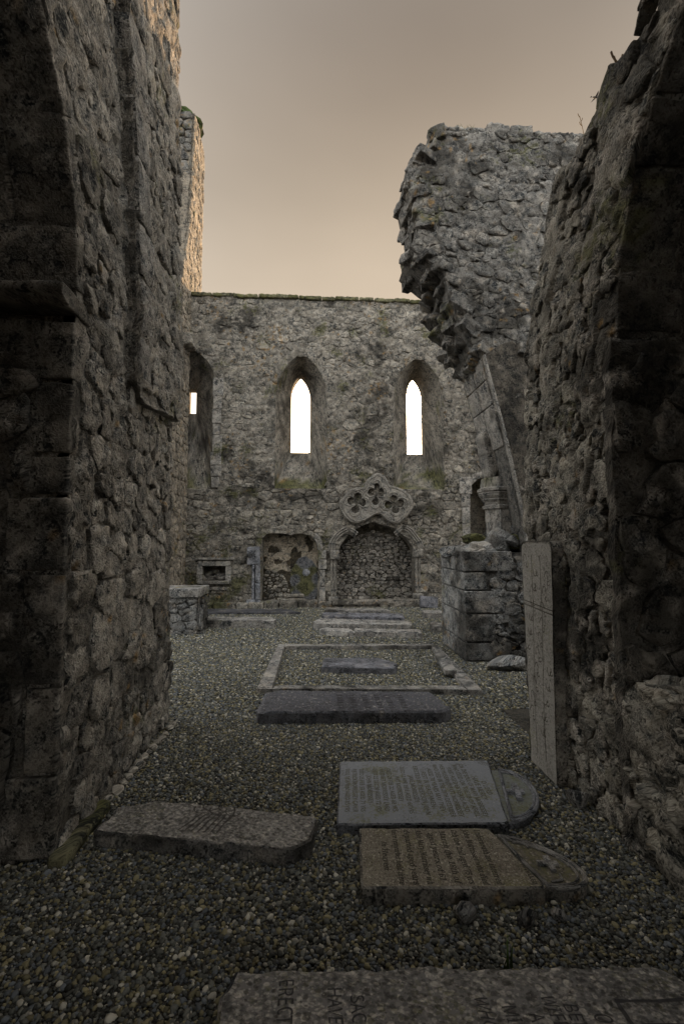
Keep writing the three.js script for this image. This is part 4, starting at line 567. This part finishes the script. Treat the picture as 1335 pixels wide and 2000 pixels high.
// uv for a lettered slab: across runs far (0) to near (1), up runs foot (0) to head (1)
const uvOf = (fn, nn, ff) => { const ax = [ff[0] - fn[0], ff[1] - fn[1]], bx = [nn[0] - fn[0], nn[1] - fn[1]], det = ax[0] * bx[1] - ax[1] * bx[0]; return (u, v) => { const p = u - fn[0], q = v - fn[1]; return [(p * ax[1] - q * ax[0]) / -det, (p * bx[1] - q * bx[0]) / -(-det)]; }; };
function textLines(g, b, lines, font, x, y0, dy, cut) { for (const [q, col] of [[g, cut], [b, '#202020']]) { q.fillStyle = col; q.textAlign = 'center'; q.textBaseline = 'middle'; lines.forEach(([s, px, w], i) => { if (!s) return; q.font = font.replace('SZ', px); q.fillText(s, x, y0 + i * dy, w ?? 560); }); } }
{
  reseed(101);
  // ---- upper headstone: pale, many lines of capitals
  const h = thing('headstone', 'pale blue grey headstone lying flat, many lines of capitals', 'headstone', [0.65, 0, -2.87]);
  const Ffar = [0.198, 3.319], Fnear = [0.139, 2.601], Hfar = [1.247, 3.266], Hnear = [1.086, 2.553];
  const mat = inscription(640, 980, '#8f949c', (g, b) => {
    textLines(g, b, [['O LORD', 40], ['HAVE MERCY', 42], ['ON THE SOUL OF MARY MORRISSEY', 38], ['WHO DIED ON THE 18 OF APRIL', 38], ['1897 AGED 66 YEARS ALSO', 38], ['HER HUSBAND PATT MORRISSEY', 38], ['WHO DIED IN THE 20TH DECEMBER', 38], ['AGED 70 YEARS MAY THEY', 38], ['REST IN PEACE AMEN', 38], ['ERECTED BY THEIR SON JOHN', 38], ['JANE MORRISSEY', 36], ['DIED 12 APR 1918 AGED 66 YRS', 34], ['PAT MORRISSEY', 36], ['DIED 26 FEB 22 AGED 68 YRS', 34], ['BRIDGET MORRISSEY LARD', 36], ['DIED 22 DEC 30 AGED 72 YRS', 34], ['JOHN MORRISSEY', 36], ['DIED 25 FEB 53 AGED 71 YRS', 34], ['PATRICK MORRISSEY CAHIR', 36], ['DIED 18 APR 60 AGED 85 YRS', 34]].map(([s, p]) => [s, p, s.length > 14 ? 540 : 380]), 'SZpx sans-serif', 320, 110, 43, '#5d5c40');
    for (const q of [g, b]) { q.strokeStyle = q === g ? '#5f605a' : '#404040'; q.lineWidth = 3; for (const sx of [0, 640]) for (let k = 0; k < 9; k++) { const a = (k + 0.5) / 9 * Math.PI / 2, dx = sx ? -1 : 1; q.beginPath(); q.moveTo(sx + dx * 34 * Math.cos(a), 6 + 34 * Math.sin(a)); q.lineTo(sx + dx * 80 * Math.cos(a), 6 + 80 * Math.sin(a)); q.stroke(); } }
  }, { moss: 0.6, blots: 70, light: 0.4, size: 3 });
  const uvA = uvOf(Ffar, Fnear, Hfar);
  lettered(h, 'slab', [Fnear, Hnear, Hfar, Ffar], 0.06, { uvFn: uvA }, mat, STYLE.slate, 0.8);
  const hc = [1.175, 2.88], ax = [0.207, -0.024], bx = [0.084, 0.295];
  const head = (s, e) => { const out = []; for (let i = 0; i <= 24; i++) { const a = -Math.PI / 2 + Math.PI * i / 24; out.push([hc[0] + ax[0] * Math.cos(a) * s * (e ?? 1) + bx[0] * Math.sin(a) * s, hc[1] + ax[1] * Math.cos(a) * s + bx[1] * Math.sin(a) * s]); } out.push([hc[0] - 0.1 + bx[0] * s * 0.98, hc[1] + bx[1] * s * 0.98], [hc[0] - 0.1 - bx[0] * s * 0.98, hc[1] - bx[1] * s * 0.98]); return out; };
  const hm = inscription(512, 512, '#7d8280', () => { }, { moss: 0.85, blots: 40, light: 0.3, size: 3 });
  const rh = lettered(h, 'round_head', head(1), 0.042, { uvFn: (u, v) => [u * 1.3, v * 1.3] }, hm, STYLE.slate, 0.8);
  const arcP = (s, y) => { const o = []; for (let i = 0; i <= 16; i++) { const a = -Math.PI / 2 + Math.PI * i / 16; o.push([hc[0] + 0.02 + ax[0] * Math.cos(a) * s + bx[0] * Math.sin(a) * s, y, -(hc[1] + ax[1] * Math.cos(a) * s + bx[1] * Math.sin(a) * s)]); } return o; };
  part(rh, 'head_moulding', tubeGeo(arcP(0.86, 0.045), 0.009, STYLE.slate, { tone: 1.3, seg: 40 }), M.slab); part(rh, 'head_moulding', tubeGeo(arcP(0.95, 0.043), 0.012, STYLE.slate, { tone: 1.2, seg: 40 }), M.slab);
  part(rh, 'head_bar', tubeGeo([[hc[0] + 0.03 + bx[0] * 0.84, 0.045, -(hc[1] + bx[1] * 0.84)], [hc[0] + 0.03, 0.045, -hc[1]], [hc[0] + 0.03 - bx[0] * 0.84, 0.045, -(hc[1] - bx[1] * 0.84)]], 0.012, STYLE.slate, { tone: 1.2 }), M.slab);
  const crossOn = (c, up, side, L, A, wd, y, t, par, st, tone) => { const P = (a, b) => [c[0] + up[0] * a + side[0] * b, c[1] + up[1] * a + side[1] * b], q = [[-L, -wd], [-wd, -wd], [-wd, -A], [wd, -A], [wd, -wd], [L * 0.7, -wd], [L * 0.7, wd], [wd, wd], [wd, A], [-wd, A], [-wd, wd], [-L, wd]].map(([a, b]) => P(a, b));
    const s = new THREE.Shape(q.map((p) => new THREE.Vector2(p[0], p[1]))), g = new THREE.ExtrudeGeometry(s, { depth: t, bevelEnabled: true, bevelSize: 0.002, bevelThickness: 0.002, bevelSegments: 1 }); g.rotateX(-Math.PI / 2); g.translate(0, y, 0); paint(g, st, tone); part(par, 'cross', g, M.slab); };
  crossOn([1.275, 2.87], [1, -0.08], [0.22, 0.97], 0.062, 0.085, 0.017, 0.044, 0.016, rh, STYLE.slate, 1.25);

  // ---- lower headstone: brown, lichened, blackletter
  const h2 = thing('headstone', 'brown lichened headstone lying flat with old lettering and rounded head', 'headstone', [0.65, 0, -2.28]);
  const F2 = [0.253, 2.529], N2 = [0.221, 2.11], HF2 = [0.949, 2.484], HN2 = [1.039, 2.057];
  const m2 = inscription(640, 1100, '#837d70', (g, b) => textLines(g, b, [['Underneath are interred', 64], ['John Morrissey who died', 64], ['Feb the 2nd aged 75 yrs', 64], ['March the 18th of', 64], ['aged years of 61', 64], ['Also Mary Morrissey wh', 64], ['departed aged years', 64], ['here remember held there', 62], ['In Heaven', 60]].map(([s, p]) => [s, p, s.length > 12 ? 590 : 330]), 'italic bold SZpx serif', 320, 120, 98, '#2f2c24'), { moss: 0.25, blots: 130, specks: 9000, light: 0.62, size: 9, blotCol: 'rgba(48,42,34,0.12)' });
  lettered(h2, 'slab', [N2, HN2, HF2, F2], 0.08, { uvFn: uvOf(F2, N2, HF2), edge: 0.005 }, m2, STYLE.left, 0.8);
  const c2 = [1.0, 2.27], a2 = [0.262, -0.09], b2 = [-0.037, 0.19];
  const hd2 = []; for (let i = 0; i <= 24; i++) { const a = -Math.PI / 2 + Math.PI * i / 24; hd2.push([c2[0] + a2[0] * Math.cos(a) + b2[0] * Math.sin(a), c2[1] + a2[1] * Math.cos(a) + b2[1] * Math.sin(a)]); } hd2.push([0.85, 2.44], [0.9, 2.09]);
  const hm2 = inscription(512, 512, '#6f6a5e', () => { }, { moss: 0.5, blots: 60, light: 0.5, size: 6, blotCol: 'rgba(40,38,34,0.14)' });
  const rh2 = lettered(h2, 'round_head', hd2, 0.056, { uvFn: (u, v) => [u * 1.3, v * 1.3] }, hm2, STYLE.left, 0.8);
  const arc2 = (s) => Array.from({ length: 17 }, (_, i) => { const a = -Math.PI / 2 + Math.PI * i / 16; return [c2[0] + 0.015 + a2[0] * Math.cos(a) * s + b2[0] * Math.sin(a) * s, 0.058, -(c2[1] + a2[1] * Math.cos(a) * s + b2[1] * Math.sin(a) * s)]; });
  part(rh2, 'head_moulding', tubeGeo(arc2(0.94), 0.012, STYLE.greyslab, { seg: 40, tone: 0.9 }), M.slab); part(rh2, 'head_moulding', tubeGeo(arc2(0.84), 0.007, STYLE.greyslab, { seg: 40, tone: 0.8 }), M.slab);
  part(rh2, 'head_bar', tubeGeo([[0.99, 0.059, -2.445], [1.02, 0.059, -2.265], [1.065, 0.059, -2.09]], 0.011, STYLE.greyslab, { tone: 0.85 }), M.slab);
  for (const [x, z, s] of [[1.03, 2.39, 1], [1.09, 2.115, -1]]) for (let k = 0; k < 3; k++) part(rh2, 'spandrel_leaf', tubeGeo([[x, 0.059, -z], [x + 0.03 + k * 0.012, 0.062, -(z - s * 0.005 * k)], [x + 0.065, 0.059, -(z - s * (0.012 + 0.016 * k))]], 0.005, STYLE.greyslab, { seg: 8, tone: 0.9 }), M.slab);
  crossOn([1.14, 2.225], [1, -0.12], [0.1, 0.99], 0.055, 0.048, 0.011, 0.057, 0.012, rh2, STYLE.greyslab, 0.9);

  // ---- other slabs
  const carve = inscription(900, 420, '#9c9a97', (g, b) => { for (const q of [g, b]) { q.strokeStyle = q === g ? 'rgba(50,46,42,0.65)' : '#303030'; q.lineWidth = 6; for (let k = 0; k < 7; k++) { q.beginPath(); q.moveTo(330 + k * 26, 330); q.lineTo(400 + k * 20, 190); q.stroke(); } for (let k = 0; k < 5; k++) { q.beginPath(); q.arc(390 + k * 34, 160 - (k % 2) * 26, 34, 0.3, 3.6); q.stroke(); q.beginPath(); q.arc(400 + k * 34, 120 + (k % 2) * 20, 26, 3.4, 6.2); q.stroke(); } q.beginPath(); q.moveTo(500, 70); q.quadraticCurveTo(560, 160, 500, 260); q.stroke(); } }, { blots: 120, moss: 0.08, specks: 9000, light: 0.6, size: 9, blot: 60, blotCol: 'rgba(40,38,38,0.16)', bump: 0.01 });
  letteredThing('grave_slab', [[-1.147, 2.589], [-0.074, 2.371], [0.007, 2.464], [0.032, 2.63], [-0.42, 2.75], [-0.904, 2.851], [-1.106, 2.781]], 0.085, { edge: 0.012, rough: 0.006, uvFn: (u, v) => [(u + 1.14) / 1.2, (v - 2.34 + 0.19 * (u + 0.1)) / 0.5] }, carve, 'rough grey slab with worn interlace carving beside the left wall', 'grave slab', [-0.55, 0, -2.55], STYLE.greyslab, 0.8);
  const mD = inscription(1100, 640, '#7a7978', (g, b) => { for (const [q, col] of [[g, 'rgba(34,34,38,0.75)'], [b, '#303030']]) { q.save(); q.fillStyle = col; q.textBaseline = 'middle'; q.textAlign = 'left'; [[150, 'ERECTED BY', 66], [260, 'HAVE MERCY', 62], [310, 'SACRED HEART', 62], [585, 'WHO DIED', 60], [640, 'MICHAEL', 60], [690, 'AND HIS', 60], [735, 'WIFE', 60], [775, 'BENEATH', 60], [830, 'O LORD', 70]].forEach(([x, s, px], i) => { q.save(); q.translate(x, 30 + (i % 3) * 26 + (i > 2 ? 60 : 0)); q.rotate(Math.PI / 2); q.font = `${px * 0.72}px sans-serif`; q.fillText(s, 0, 0, 420); q.restore(); }); q.strokeStyle = col; q.lineWidth = 9; q.strokeRect(885, 110, 190, 480); q.beginPath(); q.moveTo(905, 180); q.lineTo(1040, 180); q.moveTo(925, 260); q.lineTo(1050, 260); q.moveTo(1040, 180); q.lineTo(1066, 300); q.stroke(); q.restore(); } }, { blots: 150, moss: 0.1, specks: 16000, light: 0.6, size: 10, blot: 60, blotCol: 'rgba(24,24,26,0.16)' });
  letteredThing('grave_slab', [[-0.36, 1.0], [1.45, 0.95], [1.42, 1.42], [1.22, 1.62], [0.4, 1.67], [-0.27, 1.70]], 0.12, { edge: 0.014, rough: 0.008, uvFn: (u, v) => [(u + 0.3) / 1.6, 1 - (1.70 - 0.05 * (u + 0.3) - v) / 0.7] }, mD, 'dark lettered slab nearest the camera with white lichen spots', 'grave slab', [0.55, 0, -1.35], STYLE.darkslab, 0.8);
  const mMain = inscription(1024, 360, '#565860', (g, b) => { for (const q of [g, b]) { q.fillStyle = q === g ? 'rgba(28,28,34,0.6)' : '#404040'; for (const x of [430, 500, 570, 640, 700, 770]) for (let k = 0; k < 7; k++) q.fillRect(x + rnd() * 6, 60 + k * 34, 30, 14 + rnd() * 8); } }, { blots: 90, moss: 0, specks: 6000, light: 0.45, size: 7, blot: 70, blotCol: 'rgba(30,31,38,0.16)', rough: 0.6 });
  letteredThing('grave_slab', [[-0.49, 4.2], [-0.47, 4.17], [1.17, 4.08], [1.25, 4.2], [1.19, 4.61], [-0.33, 4.75], [-0.455, 4.69]], 0.11, { edge: 0.015, rough: 0.006, round: 0.02, uvFn: (u, v) => [(u + 0.5) / 1.75, (v - 4.0 + 0.06 * u) / 0.7] }, mMain, 'long thick dark slab in front of the kerbed plot', 'grave slab', [0.38, 0, -4.35], STYLE.darkslab, 0.8);
  single('grave_slab', slabOf([[0.12, 5.72], [0.98, 5.58], [1.03, 5.66], [1.0, 5.73], [1.07, 5.8], [1.02, 5.9], [0.9, 6.08], [0.16, 6.14]], 0.08, { st: STYLE.darkslab, tone: 1.15, edge: 0.012 }), M.slab, 'small dark slab with scalloped head inside the kerbed plot', 'grave slab', [0.6, 0, -5.87]);
  single('grave_slab', slabOf([[-2.4, 8.83], [-0.70, 8.7], [-0.66, 8.8], [-0.76, 9.08], [-2.4, 9.3]], 0.15, { st: STYLE.greyslab, tone: 1.15, edge: 0.02, rough: 0.01 }), M.slab, 'long pale slab by the low stub pier at far left', 'grave slab', [-1.5, 0, -9.0]);
  single('grave_slab', slabOf([[-2.6, 10.4], [-0.25, 10.36], [-0.6, 10.88], [-2.6, 11.0]], 0.05, { st: STYLE.darkslab, tone: 0.7 }), M.slab, 'low black slab at the foot of the far wall below the aumbry', 'grave slab', [-1.4, 0, -10.7]);
  const far4 = [[[0.29, 10.1], [1.64, 9.9], [1.68, 10.2], [0.36, 10.48], 'greyslab', 1.0, 'pale slab nearest the carved tomb in the row of far slabs'], [[0.19, 9.3], [1.80, 9.02], [1.87, 9.45], [0.25, 9.78], 'darkslab', 1.5, 'dark slab second from the carved tomb in the far row'], [[0.05, 8.5], [1.79, 8.22], [1.83, 8.62], [0.13, 9.0], 'greyslab', 1.2, 'pale slab third from the carved tomb in the far row'], [[0.14, 8.03], [0.72, 7.74], [0.66, 8.1], [0.21, 8.18], 'greyslab', 1.3, 'shorter left piece of the cracked slab in front of the far row'], [[0.72, 7.86], [1.82, 7.62], [1.84, 7.9], [0.74, 8.09], 'greyslab', 1.25, 'longer right piece of the cracked slab in front of the far row'], [[2.35, 9.6], [2.95, 9.5], [2.98, 9.85], [2.4, 9.95], 'greyslab', 1.0, 'small slab beyond the respond pier at the right'], [[2.12, 8.1], [2.6, 8.0], [2.65, 8.4], [2.2, 8.5], 'greyslab', 0.95, 'small slab close to the left side of the respond pier']];
  for (const [a, b, c, d, st, tone, label] of far4) single('grave_slab', slabOf([a, b, c, d], label.includes('crack') ? 0.1 : 0.13, { st: STYLE[st], tone, edge: 0.03, rough: 0.012, round: 0.015 }), M.slab, label, 'grave slab', [(a[0] + b[0]) / 2, 0, -(a[1] + c[1]) / 2]);
  // kerbed plot
  const k = thing('kerbed_plot', 'rectangular stone kerb round a gravel filled grave plot', 'grave kerb', [0.63, 0, -6]);
  const kb = (P, name = 'kerb') => part(k, name, slabOf(P, 0.065, { st: STYLE.greyslab, tone: rr(0.85, 1.0), edge: 0.003, rough: 0.003, round: 0.01 }), M.slab);
  kb([[-0.58, 4.98], [-0.42, 4.97], [-0.41, 7.08], [-0.51, 7.1]]); kb([[-0.405, 6.95], [1.80, 6.82], [1.87, 6.93], [-0.405, 7.09]]); kb([[1.63, 4.81], [1.78, 4.78], [1.88, 6.915], [1.77, 6.8]]); kb([[-0.41, 4.965], [1.625, 4.80], [1.625, 4.92], [-0.41, 5.07]]);
  single('stone_plank', blockGeo([1.66, 0.09, -5.72], [0.14, 0.06, 0.7], { st: STYLE.greyslab, tone: 0.95, rotX: 0.04, rotY: -0.09, rotZ: 0.03, rough: 0.003, r: 0.006 }), M.slab, 'short stone plank lying on the right kerb of the plot', 'plank', [1.64, 0, -5.72]);

  // ---- carved slab standing against the right wall
  const fl = frame([1.6, 0, 0], [0, 0, 1], [0, 1, 0]);
  const ml = inscription(420, 1500, '#a3a19c', (g, b) => { for (const q of [g, b]) { q.strokeStyle = q === g ? 'rgba(64,58,50,0.55)' : '#2a2a2a'; q.lineWidth = 7; q.beginPath(); q.moveTo(0, 430); q.lineTo(420, 455); q.moveTo(0, 455); q.lineTo(420, 480); for (const x of [150, 265]) { q.moveTo(x, 120); q.bezierCurveTo(x + 26, 500, x - 22, 900, x + 12, 1400); } q.stroke(); for (let k = 0; k < 22; k++) { const x = 60 + (k * 137 % 300), y = 160 + k * 50; q.beginPath(); q.ellipse(x, y, 22, 46, (k % 3 - 1) * 0.3, k % 2 ? 0 : Math.PI, (k % 2 ? 1 : 2) * Math.PI); q.stroke(); q.beginPath(); q.arc(x + 26, y + 30, 13, 0, 5); q.stroke(); } } }, { blots: 70, moss: 0.05, specks: 9000, light: 0.55, size: 5, blotCol: 'rgba(70,64,56,0.12)', bump: 0.02, rough: 0.9 });
  const lean = thing('standing_slab', 'tall carved stone slab propped upright against the right wall', 'grave slab', [1.65, 0, -3.2]);
  const lp = [[-3.34, 0], [-2.99, 0], [-2.985, 0.8], [-2.97, 1.57], [-2.99, 1.61], [-3.2, 1.615], [-3.395, 1.61], [-3.415, 1.57], [-3.365, 0.7]], lo = { h: 0.001, into: 0.11, n: 140, soft: false, edge: 0.003, rough: 0.004, round: 0.01, bulge: 0, rings: [0.95, 0.85, 0.7, 0.5, 0.3, 0.15] };
  part(lean, 'carved_face', stoneGeo(fl, lp, Object.assign({ which: 'top', colour: white, uvFn: (u, v) => [(u + 3.42) / 0.46, v / 1.64] }, lo)), ml); part(lean, 'slab_edge', stoneGeo(fl, lp, Object.assign({ which: 'side', st: STYLE.left, tone: 0.9 }, lo)), M.slab);
  single('fallen_rock', rockGeo([2.5, 0.07, -5.72], [0.3, 0.13, 0.17], { st: STYLE.pier, tone: 1.1, detail: 3 }), M.wall, 'flat angular rock in front of the respond pier', 'rock', [2.5, 0, -5.72]);
  for (const [x, z, s, lab] of [[0.645, 2.0, 0.05, 'light pointed stone against the near edge of the brown headstone'], [0.9, 1.97, 0.04, 'dark round stone by the near right corner of the brown headstone'], [1.05, 1.98, 0.03, 'small pale stone right of the brown headstone'], [1.62, 2.78, 0.07, 'broken stone on the ground by the foot of the standing slab']]) single('loose_stone', rockGeo([x, s * 0.6, -z], [s * 1.1, s, s * 0.8], { st: STYLE.greyslab, tone: lab.includes('dark') ? 0.5 : 1.0 }), M.wall, lab, 'stone', [x, 0, -z]);
}
console.log('slabs');

// ================================================================ GRAVEL
{
  reseed(7);
  let pg = new THREE.IcosahedronGeometry(1, 1); pg.deleteAttribute('normal'); pg.deleteAttribute('uv'); pg = mergeVertices(pg, 1e-4); { const p = pg.attributes.position; for (let i = 0; i < p.count; i++) { const k = 1 + 0.5 * N3(p.getX(i) * 1.4 + 3, p.getY(i) * 1.4, p.getZ(i) * 1.4); p.setXYZ(i, p.getX(i) * k, p.getY(i) * k, p.getZ(i) * k); } pg.computeVertexNormals(); }
  const items = [], blocked = (x, d) => (d < 4.3 && d > 2.55 && x < -1.3) || (d < 3.6 && x > 1.75) || (d > 6.15 && d < 7.2 && x > 2.12) || d > 11.55 || x < -3.1;
  const zone = (d0, d1, x0, x1, pitch, s0, s1, keep) => { for (let d = d0; d < d1; d += pitch) for (let x = x0; x < x1; x += pitch) { const X = x + rr(-0.6, 0.6) * pitch, Dd = d + rr(-0.6, 0.6) * pitch; if (blocked(X, Dd) || (keep && !keep(X, Dd))) continue; items.push([X, Dd, s0 + (s1 - s0) * rnd() * rnd()]); } };
  zone(1.05, 2.6, -2.3, 1.9, 0.0125, 0.0048, 0.0145); zone(2.6, 4.4, -1.45, 1.8, 0.0145, 0.0058, 0.014); zone(4.4, 7.2, -3.1, 3.4, 0.021, 0.0085, 0.0165); zone(7.2, 11.55, -3.1, 5, 0.03, 0.0115, 0.019);
  const im = new THREE.InstancedMesh(pg, new THREE.MeshStandardMaterial({ color: 0xffffff, roughness: 0.7, vertexColors: false }), items.length), o = new THREE.Object3D(), c = new THREE.Color();
  items.forEach(([x, d, s], i) => {
    o.position.set(x, s * rr(0.0, 0.55), -d); o.rotation.set(rr(-0.5, 0.5), rr(0, 6.28), rr(-0.5, 0.5)); o.scale.set(s * rr(0.85, 1.45), s * rr(0.5, 0.85), s * rr(0.75, 1.1)); o.updateMatrix(); im.setMatrixAt(i, o.matrix);
    const k = rnd(), v = 0.5 + rnd() * 1.1; if (k < 0.38) c.setRGB(0.125 * v, 0.13 * v, 0.115 * v); else if (k < 0.56) c.setRGB(0.115 * v, 0.13 * v, 0.145 * v); else if (k < 0.77) c.setRGB(0.21 * v, 0.19 * v, 0.11 * v); else if (k < 0.9) c.setRGB(0.04 * v, 0.042 * v, 0.036 * v); else c.setRGB(0.4 * v, 0.385 * v, 0.33 * v); im.setColorAt(i, c);
  });
  im.name = 'gravel'; im.castShadow = im.receiveShadow = true; im.userData = { kind: 'stuff', label: 'mixed grey and tan pebble gravel over the church floor', category: 'gravel' }; scene.add(im);
  console.log('gravel', items.length);
}

// ================================================================ PLANTS AND BIRD
{
  reseed(9);
  const green = new THREE.MeshStandardMaterial({ color: new THREE.Color().setRGB(0.07, 0.12, 0.025), roughness: 0.9, side: THREE.DoubleSide }), straw = new THREE.MeshStandardMaterial({ color: new THREE.Color().setRGB(0.16, 0.11, 0.06), roughness: 0.9 });
  const tuft = (c, n, len, spread, label) => { const G = []; for (let i = 0; i < n; i++) { const a = rr(0, 6.28), l = len * rr(0.5, 1.1), b = rr(0.1, 0.6), x = c[0] + rr(-spread, spread), z = c[2] + rr(-0.08, 0.08); const p = (t) => new THREE.Vector3(x + Math.cos(a) * b * l * t * t, c[1] + l * t * (1 - 0.2 * t), z + Math.sin(a) * b * l * t * t); const g = new THREE.BufferGeometry(), w = 0.006, pos = []; for (let k = 0; k < 3; k++) { const p0 = p(k / 3), p1 = p((k + 1) / 3), w0 = w * (1 - k / 3), w1 = w * (1 - (k + 1) / 3), ox = -Math.sin(a), oz = Math.cos(a); pos.push(p0.x - ox * w0, p0.y, p0.z - oz * w0, p0.x + ox * w0, p0.y, p0.z + oz * w0, p1.x + ox * w1, p1.y, p1.z + oz * w1, p0.x - ox * w0, p0.y, p0.z - oz * w0, p1.x + ox * w1, p1.y, p1.z + oz * w1, p1.x - ox * w1, p1.y, p1.z - oz * w1); } g.setAttribute('position', new THREE.Float32BufferAttribute(pos, 3)); g.computeVertexNormals(); G.push(g); } single('grass_tuft', mergeGeometries(G), green, label, 'grass', c); };
  tuft([2.2, 7.62, -6.2], 60, 0.13, 0.14, 'leftmost short grass tuft on top of the overhanging broken wall');
  tuft([3.05, 7.62, -6.25], 40, 0.1, 0.2, 'middle grass tuft on top of the overhanging broken wall');
  tuft([3.65, 7.62, -6.3], 40, 0.09, 0.2, 'rightmost grass tuft on the broken wall, below the dry stem');
  tuft([-3.55, 13.05, -11.6], 40, 0.16, 0.16, 'grass tuft growing on the mossy top of the far left wall stub');
  tuft([0.72, 0.02, -1.80], 7, 0.14, 0.03, 'thin grass blades in gravel behind the nearest slab');
  const stem = (a, b, label) => { const m = [(a[0] + b[0]) / 2 + 0.01, (a[1] + b[1]) / 2, (a[2] + b[2]) / 2], t = thing('dry_stem', label, 'plant', a); const u = new THREE.MeshStandardMaterial(); part(t, 'stalk', new THREE.TubeGeometry(curve3([a, m, b]), 10, 0.005, 5), straw); for (let k = 0; k < 3; k++) { const q = 0.7 + k * 0.13, p = [mix(a[0], b[0], q), mix(a[1], b[1], q), mix(a[2], b[2], q)]; part(t, 'seed_head', new THREE.TubeGeometry(curve3([p, [p[0] + (k % 2 ? 0.02 : -0.02), p[1] + 0.03, p[2]], [p[0] + (k % 2 ? 0.03 : -0.03), p[1] + 0.06, p[2]]]), 6, 0.006, 5), straw); } };
  stem([4.13, 7.6, -6.3], [4.05, 8.12, -6.3], 'dry weed stem rising from the top of the broken wall');
  stem([1.78, 4.24, -2.32], [1.75, 4.40, -2.36], 'dry twig on the ragged top of the near right wall');
  const b = thing('bird', 'tiny dark bird gliding in the sky above the dry stem', 'bird', [6.17, 11.38, -9]);
  const dark = new THREE.MeshStandardMaterial({ color: new THREE.Color().setRGB(0.04, 0.035, 0.035), roughness: 0.8, side: THREE.DoubleSide });
  const body = new THREE.LatheGeometry([[0.001, -0.075], [0.012, -0.06], [0.018, -0.02], [0.02, 0.01], [0.014, 0.04], [0.012, 0.055], [0.001, 0.072]].map((p) => new THREE.Vector2(...p)), 10); body.rotateZ(-Math.PI / 2); body.translate(6.17, 11.38, -9); part(b, 'body', body, dark);
  for (const s of [-1, 1]) { const g = new THREE.BufferGeometry(), v = [[-0.02, 0, 0], [0.025, 0, 0], [0.02, 0.02, 0.07 * s], [-0.015, 0.018, 0.07 * s], [-0.03, 0.008, 0.14 * s]].map((p) => [p[0] + 6.17, p[1] + 11.385, p[2] - 9]); g.setAttribute('position', new THREE.Float32BufferAttribute(v.flat(), 3)); g.setIndex([0, 1, 2, 0, 2, 3, 3, 2, 4]); g.computeVertexNormals(); part(b, 'wing', g, dark); }
  const tg = new THREE.BufferGeometry(); tg.setAttribute('position', new THREE.Float32BufferAttribute([6.1, 11.38, -9, 6.05, 11.382, -8.98, 6.05, 11.382, -9.02], 3)); tg.setIndex([0, 1, 2]); tg.computeVertexNormals(); part(b, 'tail', tg, dark);
}
console.log('done');
renderer.render(scene, camera);
